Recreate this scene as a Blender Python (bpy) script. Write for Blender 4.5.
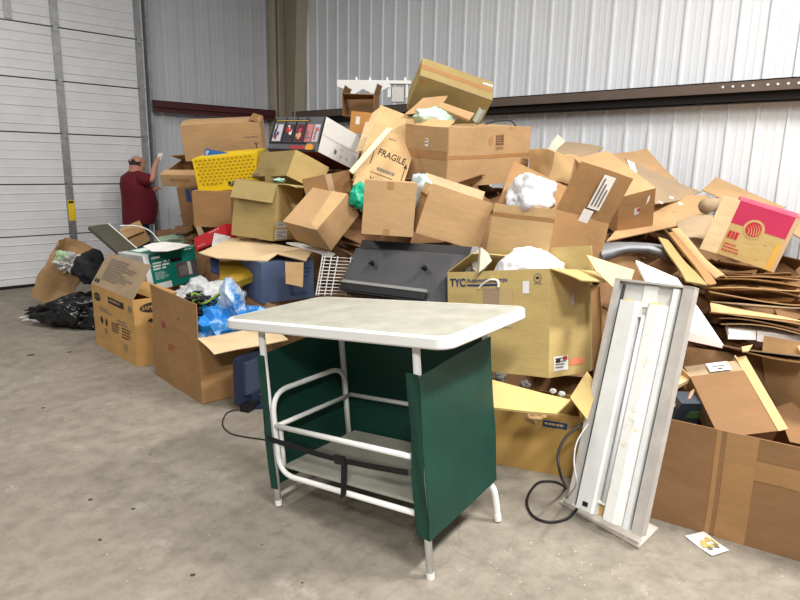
import bpy, bmesh, math, random
from mathutils import Vector, Matrix, Euler, noise

for o in list(bpy.data.objects):
    bpy.data.objects.remove(o)
SC = bpy.context.scene
COL = SC.collection
PI = math.pi

# ------------------------------------------------------------------ camera
# world: x along the door wall, y along the back wall, z up (metres); the photographer stands at the origin
CAM = Vector((0, 0, 1.6))
RIGHT = Vector((0.70794, -0.70596, 0.02083))
DOWN = Vector((-0.1344, -0.16361, -0.97733))
FWD = Vector((0.69336, 0.68909, -0.21071))
FPX = 632.84
cd = bpy.data.cameras.new('camera')
cam = bpy.data.objects.new('camera', cd)
COL.objects.link(cam)
cd.sensor_width = 36.0
cd.lens = 36.0 * FPX / 800.0
cd.clip_start = 0.05
m = Matrix((RIGHT, -DOWN, -FWD)).transposed().to_4x4()
m.translation = CAM
cam.matrix_world = m
SC.camera = cam

def at(x, y, d):
    """photo pixel + distance -> point in the room"""
    return CAM + d * (FWD + RIGHT * ((x - 400) / FPX) + DOWN * ((y - 300) / FPX))

def on_floor(x, y, z=0.0):
    r = FWD + RIGHT * ((x - 400) / FPX) + DOWN * ((y - 300) / FPX)
    return CAM + r * ((z - CAM.z) / r.z)

def on_door_wall(x, y, v):
    r = FWD + RIGHT * ((x - 400) / FPX) + DOWN * ((y - 300) / FPX)
    return CAM + r * (v / r.y)

# ------------------------------------------------------------------ world and lights
w = bpy.data.worlds.new('world')
SC.world = w
w.use_nodes = True
w.node_tree.nodes['Background'].inputs[0].default_value = (0.86, 0.93, 1.0, 1)
w.node_tree.nodes['Background'].inputs[1].default_value = 0.22

def ceiling_lamp(x, y, z, power, sx=1.3, sy=0.45, rz=0.0):
    l = bpy.data.lights.new('ceiling_lamp', 'AREA')
    l.shape = 'RECTANGLE'
    l.size, l.size_y = sx, sy
    l.energy = power
    l.color = (1.0, 0.98, 0.955)
    o = bpy.data.objects.new('ceiling_lamp', l)
    COL.objects.link(o)
    o.location = (x, y, z)
    o.rotation_euler = (0, 0, rz)
    return o

ceiling_lamp(3.9, -0.5, 4.75, 270)
ceiling_lamp(1.0, -1.0, 4.75, 190)
ceiling_lamp(-2.4, -2.0, 4.75, 380)
ceiling_lamp(3.0, 3.4, 4.75, 50)
ceiling_lamp(0.2, 5.8, 4.75, 80)

SC.view_settings.view_transform = 'Standard'
SC.view_settings.look = 'None'
SC.view_settings.exposure = 0.22
SC.view_settings.gamma = 1.0
SC.view_settings.use_curve_mapping = False

# ------------------------------------------------------------------ materials
def lin(c):
    f = lambda v: (v / 255 / 12.92) if v / 255 <= 0.04045 else ((v / 255 + 0.055) / 1.055) ** 2.4
    return (f(c[0]), f(c[1]), f(c[2]), 1)

MATS = {}

def mat(name, col, rough=0.8, metal=0.0, var=0.0, vscale=3.0, col2=None, bump=0.0, bscale=30.0, spec=0.4, alpha=1.0, trans=0.0, stretch=(1, 1, 1), coat=0.0, ramp=(0.3, 0.72)):
    if name in MATS:
        return MATS[name]
    m = bpy.data.materials.new(name)
    m.use_nodes = True
    nt = m.node_tree
    b = nt.nodes['Principled BSDF']
    b.inputs['Base Color'].default_value = lin(col)
    b.inputs['Roughness'].default_value = rough
    b.inputs['Metallic'].default_value = metal
    b.inputs['Specular IOR Level'].default_value = spec
    b.inputs['Alpha'].default_value = alpha
    b.inputs['Transmission Weight'].default_value = trans
    b.inputs['Coat Weight'].default_value = coat
    if var or bump:
        tc = nt.nodes.new('ShaderNodeTexCoord')
        mp = nt.nodes.new('ShaderNodeMapping')
        mp.inputs['Scale'].default_value = stretch
        oi = nt.nodes.new('ShaderNodeObjectInfo')
        ad = nt.nodes.new('ShaderNodeVectorMath')
        ad.operation = 'ADD'
        sc = nt.nodes.new('ShaderNodeMath')
        sc.operation = 'MULTIPLY'
        sc.inputs[1].default_value = 37.0
        nt.links.new(oi.outputs['Random'], sc.inputs[0])
        nt.links.new(tc.outputs['Object'], mp.inputs['Vector'])
        nt.links.new(mp.outputs[0], ad.inputs[0])
        nt.links.new(sc.outputs[0], ad.inputs[1])
    if var:
        n = nt.nodes.new('ShaderNodeTexNoise')
        n.inputs['Scale'].default_value = vscale
        n.inputs['Detail'].default_value = 6
        n.inputs['Roughness'].default_value = 0.65
        nt.links.new(ad.outputs[0], n.inputs['Vector'])
        r = nt.nodes.new('ShaderNodeValToRGB')
        r.color_ramp.elements[0].position = ramp[0]
        r.color_ramp.elements[1].position = ramp[1]
        c2 = col2 or tuple(v * (1 - var) for v in col)
        r.color_ramp.elements[0].color = lin(c2)
        r.color_ramp.elements[1].color = lin(col)
        nt.links.new(n.outputs['Fac'], r.inputs['Fac'])
        nt.links.new(r.outputs['Color'], b.inputs['Base Color'])
    if bump:
        n2 = nt.nodes.new('ShaderNodeTexNoise')
        n2.inputs['Scale'].default_value = bscale
        n2.inputs['Detail'].default_value = 4
        nt.links.new(ad.outputs[0], n2.inputs['Vector'])
        bp = nt.nodes.new('ShaderNodeBump')
        bp.inputs['Strength'].default_value = bump
        bp.inputs['Distance'].default_value = 0.01
        nt.links.new(n2.outputs['Fac'], bp.inputs['Height'])
        nt.links.new(bp.outputs['Normal'], b.inputs['Normal'])
    MATS[name] = m
    return m

def card(name, col, col2=None):
    return mat(name, col, rough=0.85, var=0.10, vscale=3.5, col2=col2, bump=0.25, bscale=14, spec=0.25, stretch=(1, 1, 2.2))

KRAFT = card('kraft_cardboard', (194, 157, 113))
KRAFT2 = card('kraft_cardboard_pale', (212, 176, 126))
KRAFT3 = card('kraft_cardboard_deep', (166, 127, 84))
BROWN = card('brown_cardboard', (142, 107, 73))
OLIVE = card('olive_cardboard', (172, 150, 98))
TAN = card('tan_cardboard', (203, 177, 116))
PALE = card('pale_cardboard', (218, 191, 150))
GREYC = card('grey_tan_cardboard', (170, 147, 118))
INNER = card('cardboard_inside', (138, 104, 70))
TAPE = mat('packing_tape', (176, 131, 84), rough=0.25, var=0.06, vscale=8, spec=0.6)
TAPEC = mat('clear_tape', (200, 170, 135), rough=0.2, spec=0.6)
WHITE = mat('white_paint', (236, 236, 232), rough=0.35, var=0.04, vscale=6)
PAPER = mat('white_paper', (240, 238, 233), rough=0.8, var=0.05, vscale=10)
PAPERG = mat('grey_paper', (205, 203, 198), rough=0.8, var=0.08, vscale=10)
PRINT = mat('dark_print', (52, 40, 30), rough=0.8)
PRINTG = mat('grey_print', (120, 112, 104), rough=0.8)
REDP = mat('red_print', (170, 52, 60), rough=0.6)
BLUEP = mat('blue_print', (38, 62, 104), rough=0.7)
WPRINT = mat('white_print', (232, 240, 238), rough=0.6)
BLACKP = mat('black_plastic', (26, 26, 28), rough=0.4, var=0.15, vscale=5)
BLACKBAG = mat('black_bin_liner', (16, 16, 18), rough=0.22, spec=0.6)
CHAR = mat('charcoal_plastic', (72, 72, 74), rough=0.55, var=0.25, vscale=7, col2=(58, 58, 61))
RUBBER = mat('cable_rubber', (24, 24, 25), rough=0.5)
CREAM = mat('cream_laminate', (180, 179, 166), rough=0.5, var=0.08, vscale=7, col2=(152, 151, 138))
GREENF = mat('green_canvas', (16, 66, 54), rough=0.55, var=0.18, vscale=5, bump=0.12, bscale=9)
STRAP = mat('black_webbing', (22, 22, 22), rough=0.8)
STEEL = mat('galvanised_steel', (168, 170, 172), rough=0.42, metal=0.6, var=0.2, vscale=9)
ENAMEL = mat('white_enamel', (234, 235, 233), rough=0.35, var=0.06, vscale=7)
ENAMELD = mat('dirty_enamel', (233, 232, 228), rough=0.4, var=0.1, vscale=26, col2=(210, 202, 178), ramp=(0.3, 0.44))
GREYM = mat('grey_metal', (196, 190, 182), rough=0.5, var=0.12, vscale=10)
DARKGAP = mat('dark_gap_grey', (84, 82, 78), rough=0.6)
PLASTW = mat('white_plastic_film', (220, 220, 223), rough=0.4, var=0.04, vscale=8, spec=0.5)
FOAM = mat('white_foam', (240, 240, 240), rough=0.9)

# ------------------------------------------------------------------ object helpers
def link(name, me, m=None, parent=None, loc=None, eul=None):
    o = bpy.data.objects.new(name, me)
    COL.objects.link(o)
    if m is not None and me is not None and len(me.materials) == 0:
        me.materials.append(m)
    if loc is not None:
        o.location = loc
    if eul is not None:
        o.rotation_euler = eul
    if parent is not None:
        o.parent = parent
    return o

def tag(o, label, cat, group=None):
    o['label'] = label
    o['category'] = cat
    if group:
        o['group'] = group
    return o

def struct(o):
    o['kind'] = 'structure'
    return o

def thing(name, label, cat, loc=(0, 0, 0), eul=(0, 0, 0), group=None):
    o = bpy.data.objects.new(name, None)
    o.empty_display_size = 0.1
    COL.objects.link(o)
    o.location = loc
    o.rotation_euler = eul
    return tag(o, label, cat, group)

def mesh(name, verts, faces, smooth=False):
    me = bpy.data.meshes.new(name)
    me.from_pydata([tuple(v) for v in verts], [], faces)
    me.update()
    if smooth:
        me.polygons.foreach_set('use_smooth', [True] * len(me.polygons))
    return me

def obj(name, verts, faces, m, parent=None, loc=None, eul=None, smooth=False):
    return link(name, mesh(name, verts, faces, smooth), m, parent, loc, eul)

class MB:
    """collects simple solids into one mesh"""
    def __init__(s):
        s.v, s.f = [], []
    def box(s, x0, x1, y0, y1, z0, z1):
        i = len(s.v)
        s.v += [(x0, y0, z0), (x1, y0, z0), (x1, y1, z0), (x0, y1, z0), (x0, y0, z1), (x1, y0, z1), (x1, y1, z1), (x0, y1, z1)]
        s.f += [(i, i + 3, i + 2, i + 1), (i + 4, i + 5, i + 6, i + 7), (i, i + 1, i + 5, i + 4), (i + 1, i + 2, i + 6, i + 5), (i + 2, i + 3, i + 7, i + 6), (i + 3, i, i + 4, i + 7)]
        return s
    def hexa(s, p):
        i = len(s.v)
        s.v += [tuple(q) for q in p]
        s.f += [(i, i + 3, i + 2, i + 1), (i + 4, i + 5, i + 6, i + 7), (i, i + 1, i + 5, i + 4), (i + 1, i + 2, i + 6, i + 5), (i + 2, i + 3, i + 7, i + 6), (i + 3, i, i + 4, i + 7)]
        return s
    def tube(s, pts, r, n=10, smooth=True):
        pts = [Vector(p) for p in pts]
        i0 = len(s.v)
        prev = None
        for k, p in enumerate(pts):
            t = (pts[min(k + 1, len(pts) - 1)] - pts[max(k - 1, 0)]).normalized()
            if prev is None:
                a = t.orthogonal().normalized()
            else:
                a = (prev - t * prev.dot(t))
                a = a.normalized() if a.length > 1e-6 else t.orthogonal().normalized()
            prev = a
            b = t.cross(a)
            rr = r[k] if isinstance(r, (list, tuple)) else r
            for j in range(n):
                an = 2 * PI * j / n
                s.v.append(tuple(p + (a * math.cos(an) + b * math.sin(an)) * rr))
        for k in range(len(pts) - 1):
            for j in range(n):
                a0 = i0 + k * n + j
                a1 = i0 + k * n + (j + 1) % n
                s.f.append((a0, a1, a1 + n, a0 + n))
        s.f.append(tuple(i0 + j for j in range(n - 1, -1, -1)))
        e = i0 + (len(pts) - 1) * n
        s.f.append(tuple(e + j for j in range(n)))
        return s
    def build(s, name, m, parent=None, loc=None, eul=None, smooth=False):
        return obj(name, s.v, s.f, m, parent, loc, eul, smooth)

def smooth_path(pts, n=8):
    """Catmull-Rom through the points"""
    P = [Vector(p) for p in pts]
    P = [P[0] * 2 - P[1]] + P + [P[-1] * 2 - P[-2]]
    out = []
    for i in range(1, len(P) - 2):
        a, b, c, d = P[i - 1], P[i], P[i + 1], P[i + 2]
        for k in range(n):
            t = k / n
            out.append(0.5 * ((2 * b) + (c - a) * t + (2 * a - 5 * b + 4 * c - d) * t * t + (3 * b - a - 3 * c + d) * t ** 3))
    out.append(P[-2])
    return out

def round_path(pts, r=0.05, n=5):
    """polyline with rounded corners"""
    P = [Vector(p) for p in pts]
    out = [P[0]]
    for i in range(1, len(P) - 1):
        a, b, c = P[i - 1], P[i], P[i + 1]
        ra = min(r, (a - b).length * 0.49)
        rc = min(r, (c - b).length * 0.49)
        p0 = b + (a - b).normalized() * ra
        p1 = b + (c - b).normalized() * rc
        for k in range(n + 1):
            t = k / n
            out.append(p0 * (1 - t) ** 2 + b * 2 * t * (1 - t) + p1 * t * t)
    out.append(P[-1])
    return out

def slab_patch(c, t, n, m_, disp=None):
    """thick patch over 4 corners (a b c d in order); returns verts, faces"""
    A, B, C, D = [Vector(q) for q in c]
    nrm = (B - A).cross(D - A).normalized()
    V, F = [], []
    for side in (0, 1):
        for j in range(m_ + 1):
            for i in range(n + 1):
                u, v = i / n, j / m_
                p = (A * (1 - u) + B * u) * (1 - v) + (D * (1 - u) + C * u) * v
                p = p + nrm * (t / 2 if side == 0 else -t / 2)
                if disp:
                    p = disp(p, u, v, nrm)
                V.append(p)
    N = (n + 1) * (m_ + 1)
    for j in range(m_):
        for i in range(n):
            a = j * (n + 1) + i
            F.append((a, a + 1, a + n + 2, a + n + 1))
            F.append((N + a, N + a + n + 1, N + a + n + 2, N + a + 1))
    ring = [i for i in range(n + 1)] + [j * (n + 1) + n for j in range(1, m_ + 1)] + [m_ * (n + 1) + i for i in range(n - 1, -1, -1)] + [j * (n + 1) for j in range(m_ - 1, 0, -1)]
    for k in range(len(ring)):
        a, b = ring[k], ring[(k + 1) % len(ring)]
        F.append((b, a, N + a, N + b))
    return V, F

def centred(V):
    V = [Vector(v) for v in V]
    c = sum(V, Vector()) / len(V)
    c.z = min(v.z for v in V)
    return [v - c for v in V], c

SHEETS = []

def sheet(name, label, cat, pts, m, t=0.007, bend=0.0, seed=0, n=8, rough=0.012, group=None, parent=None):
    """one loose sheet of board: four corner points, curled and slightly buckled"""
    def disp(p, u, v, nrm):
        q = p + nrm * (bend * (1 - (2 * u - 1) ** 2))
        return q + noise.noise_vector(p * 3.0 + Vector((seed * 7.3, seed, 0))) * rough
    V, F = slab_patch(pts, t, n, n, disp)
    V, c = centred(V)
    o = obj(name, V, F, m, parent, c)
    if parent is None:
        tag(o, label, cat, group)
    return o

def poly_sheet(name, label, cat, pts, m, t=0.007, seed=0, rough=0.01, group=None):
    """a torn sheet with any outline, points in order round the rim"""
    bm = bmesh.new()
    P = [Vector(p) for p in pts]
    c = sum(P, Vector()) / len(P)
    nrm = Vector()
    for i in range(len(P)):
        nrm += (P[i] - c).cross(P[(i + 1) % len(P)] - c)
    nrm.normalize()
    if nrm.dot(CAM - c) < 0:
        nrm = -nrm
        P.reverse()
    vs = [bm.verts.new(p) for p in P]
    cv = [bm.faces.new(vs)]
    bmesh.ops.triangulate(bm, faces=cv)
    bmesh.ops.subdivide_edges(bm, edges=list(bm.edges), cuts=2, use_grid_fill=True)
    for v in bm.verts:
        v.co += noise.noise_vector(v.co * 4 + Vector((seed * 3.1, 0, seed))) * rough
    g = bmesh.ops.extrude_face_region(bm, geom=list(bm.faces))
    for e in g['geom']:
        if isinstance(e, bmesh.types.BMVert):
            e.co -= nrm * t
    bmesh.ops.recalc_face_normals(bm, faces=list(bm.faces))
    base = c.copy()
    base.z = min(v.co.z for v in bm.verts)
    for v in bm.verts:
        v.co -= base
    me = bpy.data.meshes.new(name)
    bm.to_mesh(me)
    bm.free()
    return tag(link(name, me, m, None, base), label, cat, group)

def blob(name, label, cat, c, rad, m, seed=0, amp=0.25, freq=2.2, sub=4, eul=(0, 0, 0), parent=None, group=None, flat=False, fine=0.08, floor=None, taper=0.0):
    """a crumpled lump (bag, wadded paper)"""
    bm = bmesh.new()
    bmesh.ops.create_icosphere(bm, subdivisions=sub, radius=1)
    R = Euler(eul).to_matrix()
    off = Vector((seed * 5.7, seed * 2.3, seed * 9.1))
    for v in bm.verts:
        d = v.co.normalized()
        r = 1 + amp * noise.noise(d * freq + off) * 1.6
        if flat:
            r += fine * 1.6 * noise.noise(d * freq * 4 + off)
        else:
            w_ = d + noise.noise_vector(d * 2.0 + off) * 0.5
            r += fine * (0.5 - 2.2 * abs(noise.noise(w_ * freq * 1.1 + off))) + fine * 0.5 * (0.5 - 2 * abs(noise.noise(w_ * freq * 2.6 - off)))
        q = Vector((d.x * rad[0], d.y * rad[1], d.z * rad[2])) * r
        if taper:
            k_ = 1 - taper + taper * ((d.x + 1) / 2) ** 0.9
            q.y *= k_
            q.z *= k_
        v.co = R @ q + Vector(c)
        if floor is not None and v.co.z < floor:
            v.co.z = floor + 0.002
    base = Vector(c)
    base.z = min(v.co.z for v in bm.verts)
    for v in bm.verts:
        v.co -= base
    me = bpy.data.meshes.new(name)
    bm.to_mesh(me)
    bm.free()
    if not flat:
        me.polygons.foreach_set('use_smooth', [True] * len(me.polygons))
    if parent is not None:
        return link(name, me, m, parent, base)
    return tag(link(name, me, m, None, base), label, cat, group)

def text_mesh(s, size, align='CENTER', bold=0.0):
    cu = bpy.data.curves.new('lettering', 'FONT')
    cu.body = s
    cu.size = size
    cu.align_x = align
    cu.align_y = 'CENTER'
    cu.resolution_u = 3
    cu.offset = bold * size
    o = bpy.data.objects.new('lettering', cu)
    COL.objects.link(o)
    bpy.context.view_layer.update()
    me = bpy.data.meshes.new_from_object(o)
    bpy.data.objects.remove(o)
    bpy.data.curves.remove(cu)
    return me

# ------------------------------------------------------------------ cardboard boxes
class Carton:
    """a carton at a fitted pose; local origin at the centre of its base; parts: body, flaps, tape, labels, print"""
    def __init__(s, key, name, label, m, cat='box', open_top=False, flaps=None, group=None, warp=0.006, seed=None, n=6, inner=None, t=0.006, no_faces='', pose=None, wfreq=3.0):
        loc, eul, dims = pose or POSES[key]
        s.W, s.D, s.H = dims
        s.root = thing(name, label, cat, loc, eul, group)
        s.warp_amp = warp
        s.wfreq = wfreq
        s.seed = Vector((hash_s(key) * 0.37, hash_s(key) * 0.11, 1.7)) if seed is None else Vector((seed, seed * 2, 1))
        s.m = m
        W, D, H = dims
        V, F = [], []
        e = 0.0008
        for f in 'FKLRB' + ('' if open_top else 'T'):
            if f in no_faces:
                continue
            o, r, u, nn, fw, fh = s.frame(f)
            o = o - nn * t / 2
            a = o - r * fw / 2 - u * fh / 2
            c = [a, a + r * fw, a + r * fw + u * fh, a + u * fh]
            v_, f_ = slab_patch(c, t, n, n, lambda p, uu, vv, q: s.warp(p))
            k = len(V)
            V += v_
            F += [tuple(i + k for i in q) for q in f_]
        me = mesh('body', V, F)
        me.materials.append(m)
        s.body = link('body', me, None, s.root)
        if open_top or flaps:
            for sd, spec in (flaps or {}).items():
                s.flap(sd, *spec)
    def warp(s, p):
        return p + noise.noise_vector(Vector(p) * s.wfreq + s.seed) * s.warp_amp
    def frame(s, f):
        W, D, H = s.W, s.D, s.H
        X, Y, Z = Vector((1, 0, 0)), Vector((0, 1, 0)), Vector((0, 0, 1))
        return {'F': (Vector((0, -D / 2, H / 2)), X, Z, -Y, W, H), 'K': (Vector((0, D / 2, H / 2)), -X, Z, Y, W, H),
                'R': (Vector((W / 2, 0, H / 2)), Y, Z, X, D, H), 'L': (Vector((-W / 2, 0, H / 2)), -Y, Z, -X, D, H),
                'T': (Vector((0, 0, H)), X, Y, Z, W, D), 'B': (Vector((0, 0, 0)), X, -Y, -Z, W, D)}[f]
    def flap(s, side, ang, length, curl=0.0, cut=0.0, m=None, t=0.006, part=(0, 1), n=6, label=None, name='flap', drop=0.0):
        """hinged at the top edge of a side; 0 = straight up, 90 = flat outward, -90 = folded shut"""
        o, r, u, nn, fw, fh = s.frame(side)
        edge0 = o + u * (fh / 2 - drop) - r * fw * (0.5 - part[0]) - nn * t / 2
        edge1 = o + u * (fh / 2 - drop) - r * fw * (0.5 - part[1]) - nn * t / 2
        V, F = [], []
        p = Vector()
        rows = []
        for j in range(n + 1):
            tt = j / n
            a = math.radians(ang + curl * tt)
            d = u * math.cos(a) + nn * math.sin(a)
            nr = nn * math.cos(a) - u * math.sin(a)
            if j:
                p = p + d * (length / n)
            rows.append((p.copy(), nr, tt))
        for sgn in (1, -1):
            for p, nr, tt in rows:
                for i in range(n + 1):
                    x = i / n
                    xx = x * (1 - 2 * cut * tt) + cut * tt
                    q = edge0 * (1 - xx) + edge1 * xx + p + nr * t * 0.5 * sgn
                    V.append(s.warp(q) + noise.noise_vector(q * 5 + s.seed) * 0.004 * tt)
        N = (n + 1) * (n + 1)
        for j in range(n):
            for i in range(n):
                a = j * (n + 1) + i
                F.append((a, a + 1, a + n + 2, a + n + 1))
                F.append((N + a, N + a + n + 1, N + a + n + 2, N + a + 1))
        ring = [i for i in range(n + 1)] + [j * (n + 1) + n for j in range(1, n + 1)] + [n * (n + 1) + i for i in range(n - 1, -1, -1)] + [j * (n + 1) for j in range(n - 1, 0, -1)]
        for k in range(len(ring)):
            a, b = ring[k], ring[(k + 1) % len(ring)]
            F.append((b, a, N + a, N + b))
        o_ = obj(name, V, F, m or s.m, s.root)
        if label:
            o_['label'] = label
        return o_
    def pt(s, f, a, b, off=0.0):
        o, r, u, nn, fw, fh = s.frame(f)
        return s.warp(o + r * fw * (a - 0.5) + u * fh * (b - 0.5)) + nn * off
    def patch(s, f, a0, b0, a1, b1, m, name='print', off=0.0022, n=6, parent=None, corners=None):
        """a thin rectangle stuck on or printed on a face, in fractions of the face"""
        V, F = [], []
        cs = corners or [(a0, b0), (a1, b0), (a1, b1), (a0, b1)]
        for j in range(n + 1):
            for i in range(n + 1):
                u, v = i / n, j / n
                a = (cs[0][0] * (1 - u) + cs[1][0] * u) * (1 - v) + (cs[3][0] * (1 - u) + cs[2][0] * u) * v
                b = (cs[0][1] * (1 - u) + cs[1][1] * u) * (1 - v) + (cs[3][1] * (1 - u) + cs[2][1] * u) * v
                V.append(s.pt(f, a, b, off))
        for j in range(n):
            for i in range(n):
                a = j * (n + 1) + i
                F.append((a, a + 1, a + n + 2, a + n + 1))
        return obj(name, V, F, m, parent or s.root)
    def disc(s, f, a, b, ra, rb, m, name='print', off=0.0024, n=24, rot=0.0):
        """ellipse on a face, radii in metres"""
        o, r, u, nn, fw, fh = s.frame(f)
        V = [s.pt(f, a, b, off)]
        for k in range(n):
            x, y = ra * math.cos(2 * PI * k / n), rb * math.sin(2 * PI * k / n)
            x, y = x * math.cos(rot) - y * math.sin(rot), x * math.sin(rot) + y * math.cos(rot)
            V.append(s.pt(f, a + x / fw, b + y / fh, off))
        return obj(name, V, [(0, 1 + k, 1 + (k + 1) % n) for k in range(n)], m, s.root)
    def text(s, f, a, b, size, st, m, rot=0.0, off=0.003, sx=1.0, align='CENTER', name='lettering', bold=0.0):
        me = text_mesh(st, size, align, bold)
        o, r, u, nn, fw, fh = s.frame(f)
        for v in me.vertices:
            x, y = v.co.x * sx, v.co.y
            x, y = x * math.cos(rot) - y * math.sin(rot), x * math.sin(rot) + y * math.cos(rot)
            v.co = s.pt(f, a + x / fw, b + y / fh, off)
        return link(name, me, m, s.root)
    def label(s, f, a0, b0, a1, b1, lines=3, m=None, seed=1):
        """white address label with rows of small print and a bar code"""
        p = s.patch(f, a0, b0, a1, b1, m or PAPER, 'shipping_label', 0.0022, 3)
        rnd = random.Random(seed)
        V, F = [], []
        for k in range(lines):
            y1 = b1 - (b1 - b0) * (0.12 + 0.8 * k / lines)
            y0 = y1 - (b1 - b0) * 0.35 / lines
            x1 = a0 + (a1 - a0) * rnd.uniform(0.55, 0.92)
            x0 = a0 + (a1 - a0) * 0.08
            i = len(V)
            V += [s.pt(f, x0, y0, 0.0032), s.pt(f, x1, y0, 0.0032), s.pt(f, x1, y1, 0.0032), s.pt(f, x0, y1, 0.0032)]
            F.append((i, i + 1, i + 2, i + 3))
        obj('label_print', V, F, PRINTG, p)
        return p
    def lines(s, f, a0, b0, a1, b1, rows, m, seed=1, fill=0.45, words=4, off=0.0028, name='print'):
        """rows of small print too fine to read"""
        rnd = random.Random(seed)
        V, F = [], []
        for k in range(rows):
            y1 = b1 - (b1 - b0) * k / rows
            y0 = y1 - (b1 - b0) * fill / rows
            x = a0
            end = a0 + (a1 - a0) * rnd.uniform(0.6, 1.0)
            while x < end:
                wd = (a1 - a0) / words * rnd.uniform(0.4, 1.1)
                x2 = min(x + wd, end)
                i = len(V)
                V += [s.pt(f, x, y0, off), s.pt(f, x2, y0, off), s.pt(f, x2, y1, off), s.pt(f, x, y1, off)]
                F.append((i, i + 1, i + 2, i + 3))
                x = x2 + (a1 - a0) / words * 0.18
        return obj(name, V, F, m, s.root)
    def inside(s, x, y, z):
        return s.root.matrix_basis @ Vector((x * s.W / 2, y * s.D / 2, z * s.H))
    def closed(s, axis='x', tape=True, m=None, tm=None):
        """two top flaps meeting in the middle, taped"""
        if axis == 'x':
            s.flap('F', -89, s.D / 2 - 0.002, m=m)
            s.flap('K', -89, s.D / 2 - 0.002, m=m)
        else:
            s.flap('L', -89, s.W / 2 - 0.002, m=m)
            s.flap('R', -89, s.W / 2 - 0.002, m=m)
        if tape:
            if axis == 'x':
                h = 0.03 / s.D
                s.patch('T', 0, 0.5 - h, 1, 0.5 + h, tm or TAPE, 'tape', 0.006)
            else:
                h = 0.03 / s.W
                s.patch('T', 0.5 - h, 0, 0.5 + h, 1, tm or TAPE, 'tape', 0.006)

def hash_s(k):
    return sum((i + 1) * ord(c) for i, c in enumerate(k)) % 97

POSES = {  # name: (base centre, euler, (width, depth, height)) in metres, solved from photo corners + floor/wall contact
    'green': ((2.561, 5.702, 0.461), (-0.056, -0.118, -0.014), (0.481, 0.583, 0.319)),
    'yellow': ((3.186, 5.377, 1.363), (0.148, -0.107, -0.861), (0.575, 0.4, 0.302)),
    'cartonA': ((3.42, 5.916, 1.643), (0.23, -0.071, -0.698), (0.762, 0.36, 0.345)),
    'tanup': ((3.286, 4.777, 1.399), (-0.408, -0.041, -1.71), (0.822, 0.346, 0.229)),
    'tanlow': ((2.924, 4.487, 0.984), (-0.064, 0.084, -1.082), (0.362, 0.475, 0.442)),
    'brownB': ((2.972, 3.732, 1.113), (0.734, 0.103, -1.465), (0.366, 0.37, 0.219)),
    'smallC': ((3.261, 4.187, 1.319), (0.023, -0.224, -0.085), (0.427, 0.3, 0.201)),
    'magD': ((3.542, 4.679, 1.613), (-0.314, 0.018, -1.452), (0.639, 0.486, 0.304)),
    'fragE': ((3.387, 3.69, 1.312), (-0.635, 0.298, -0.81), (0.379, 0.35, 0.764)),
    'bigF': ((4.121, 3.355, 1.472), (0.057, 0.082, -1.662), (0.48, 0.939, 0.439)),
    'G1': ((2.934, 2.886, 1.161), (-0.091, -0.032, -1.556), (0.437, 0.35, 0.317)),
    'G2': ((3.158, 2.751, 1.118), (0.027, 0.282, -0.643), (0.427, 0.28, 0.319)),
    'tyc': ((2.877, 1.913, 0.488), (-0.133, -0.148, -1.535), (0.652, 0.457, 0.547)),
    'K': ((4.628, 2.323, 1.294), (0.405, -0.265, -0.654), (0.277, 0.702, 0.308)),
    'pinkL': ((4.569, 1.328, 1.03), (0.063, 0.278, -1.229), (0.353, 0.3, 0.361)),
    'low': ((2.922, 1.783, 0.0), (0.0, -0.0, -1.147), (0.466, 0.4, 0.313)),
    'samsung': ((2.109, 5.206, 0.0), (0.0, -0.0, -1.576), (0.862, 0.4, 0.536)),
    'bigbrown': ((2.188, 4.111, 0.0), (-0.0, -0.0, -1.622), (0.795, 0.542, 0.457)),
    'tv': ((2.655, 2.706, 0.797), (-0.504, -0.047, -1.487), (0.894, 0.099, 0.38)),
    'bagI': ((3.416, 2.156, 0.954), (-0.186, 0.016, -1.691), (0.477, 0.531, 0.369)),
    'light': ((2.503, 1.153, 0.022), (-0.287, -0.047, -1.682), (0.383, 0.1, 1.114)),
    'tallN': ((2.922, 0.743, 0.441), (-0.98, -0.14, -0.775), (0.252, 0.1, 0.333)),
    'oliveQ': ((4.382, 3.874, 2.055), (0.721, 0.278, -0.654), (0.648, 0.271, 0.351)),
    'paperbag': ((2.071, 7.387, 0.017), (0.22, 0.551, -0.384), (0.356, 0.414, 0.573)),
    'slate': ((2.694, 3.986, 0.594), (0.016, -0.011, -0.15), (0.42, 0.35, 0.297)),
    'panel': ((2.4, 6.058, 0.74), (-1.008, -0.048, 0.358), (0.223, 0.03, 0.41)),
    'red': ((2.742, 4.989, 0.882), (-0.126, -0.351, -1.408), (0.455, 0.1, 0.116)),
    'navy': ((2.125, 3.541, -0.003), (-0.072, 0.128, 0.389), (0.267, 0.04, 0.307)),
    'traycarton': ((3.175, 6.204, 1.408), (0.337, -0.023, -0.977), (0.421, 0.468, 0.119)),
    'under1': ((3.141, 5.79, 1.0), (0.021, -0.016, 0.051), (0.42, 0.35, 0.332)),
    'under2': ((3.09, 5.995, 0.985), (0.111, -0.101, -0.613), (0.213, 0.35, 0.375)),
    'rack': ((2.589, 3.173, 0.744), (0.126, 0.124, -0.128), (0.301, 0.02, 0.265)),
    'boxO': ((3.482, 0.617, 0.494), (0.208, -0.104, -2.017), (0.259, 0.3, 0.272)),
}

# ================================================================== THE SETTING
VW = 8.75      # door wall plane (y)
UW = 6.20      # back wall plane (x)

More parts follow.
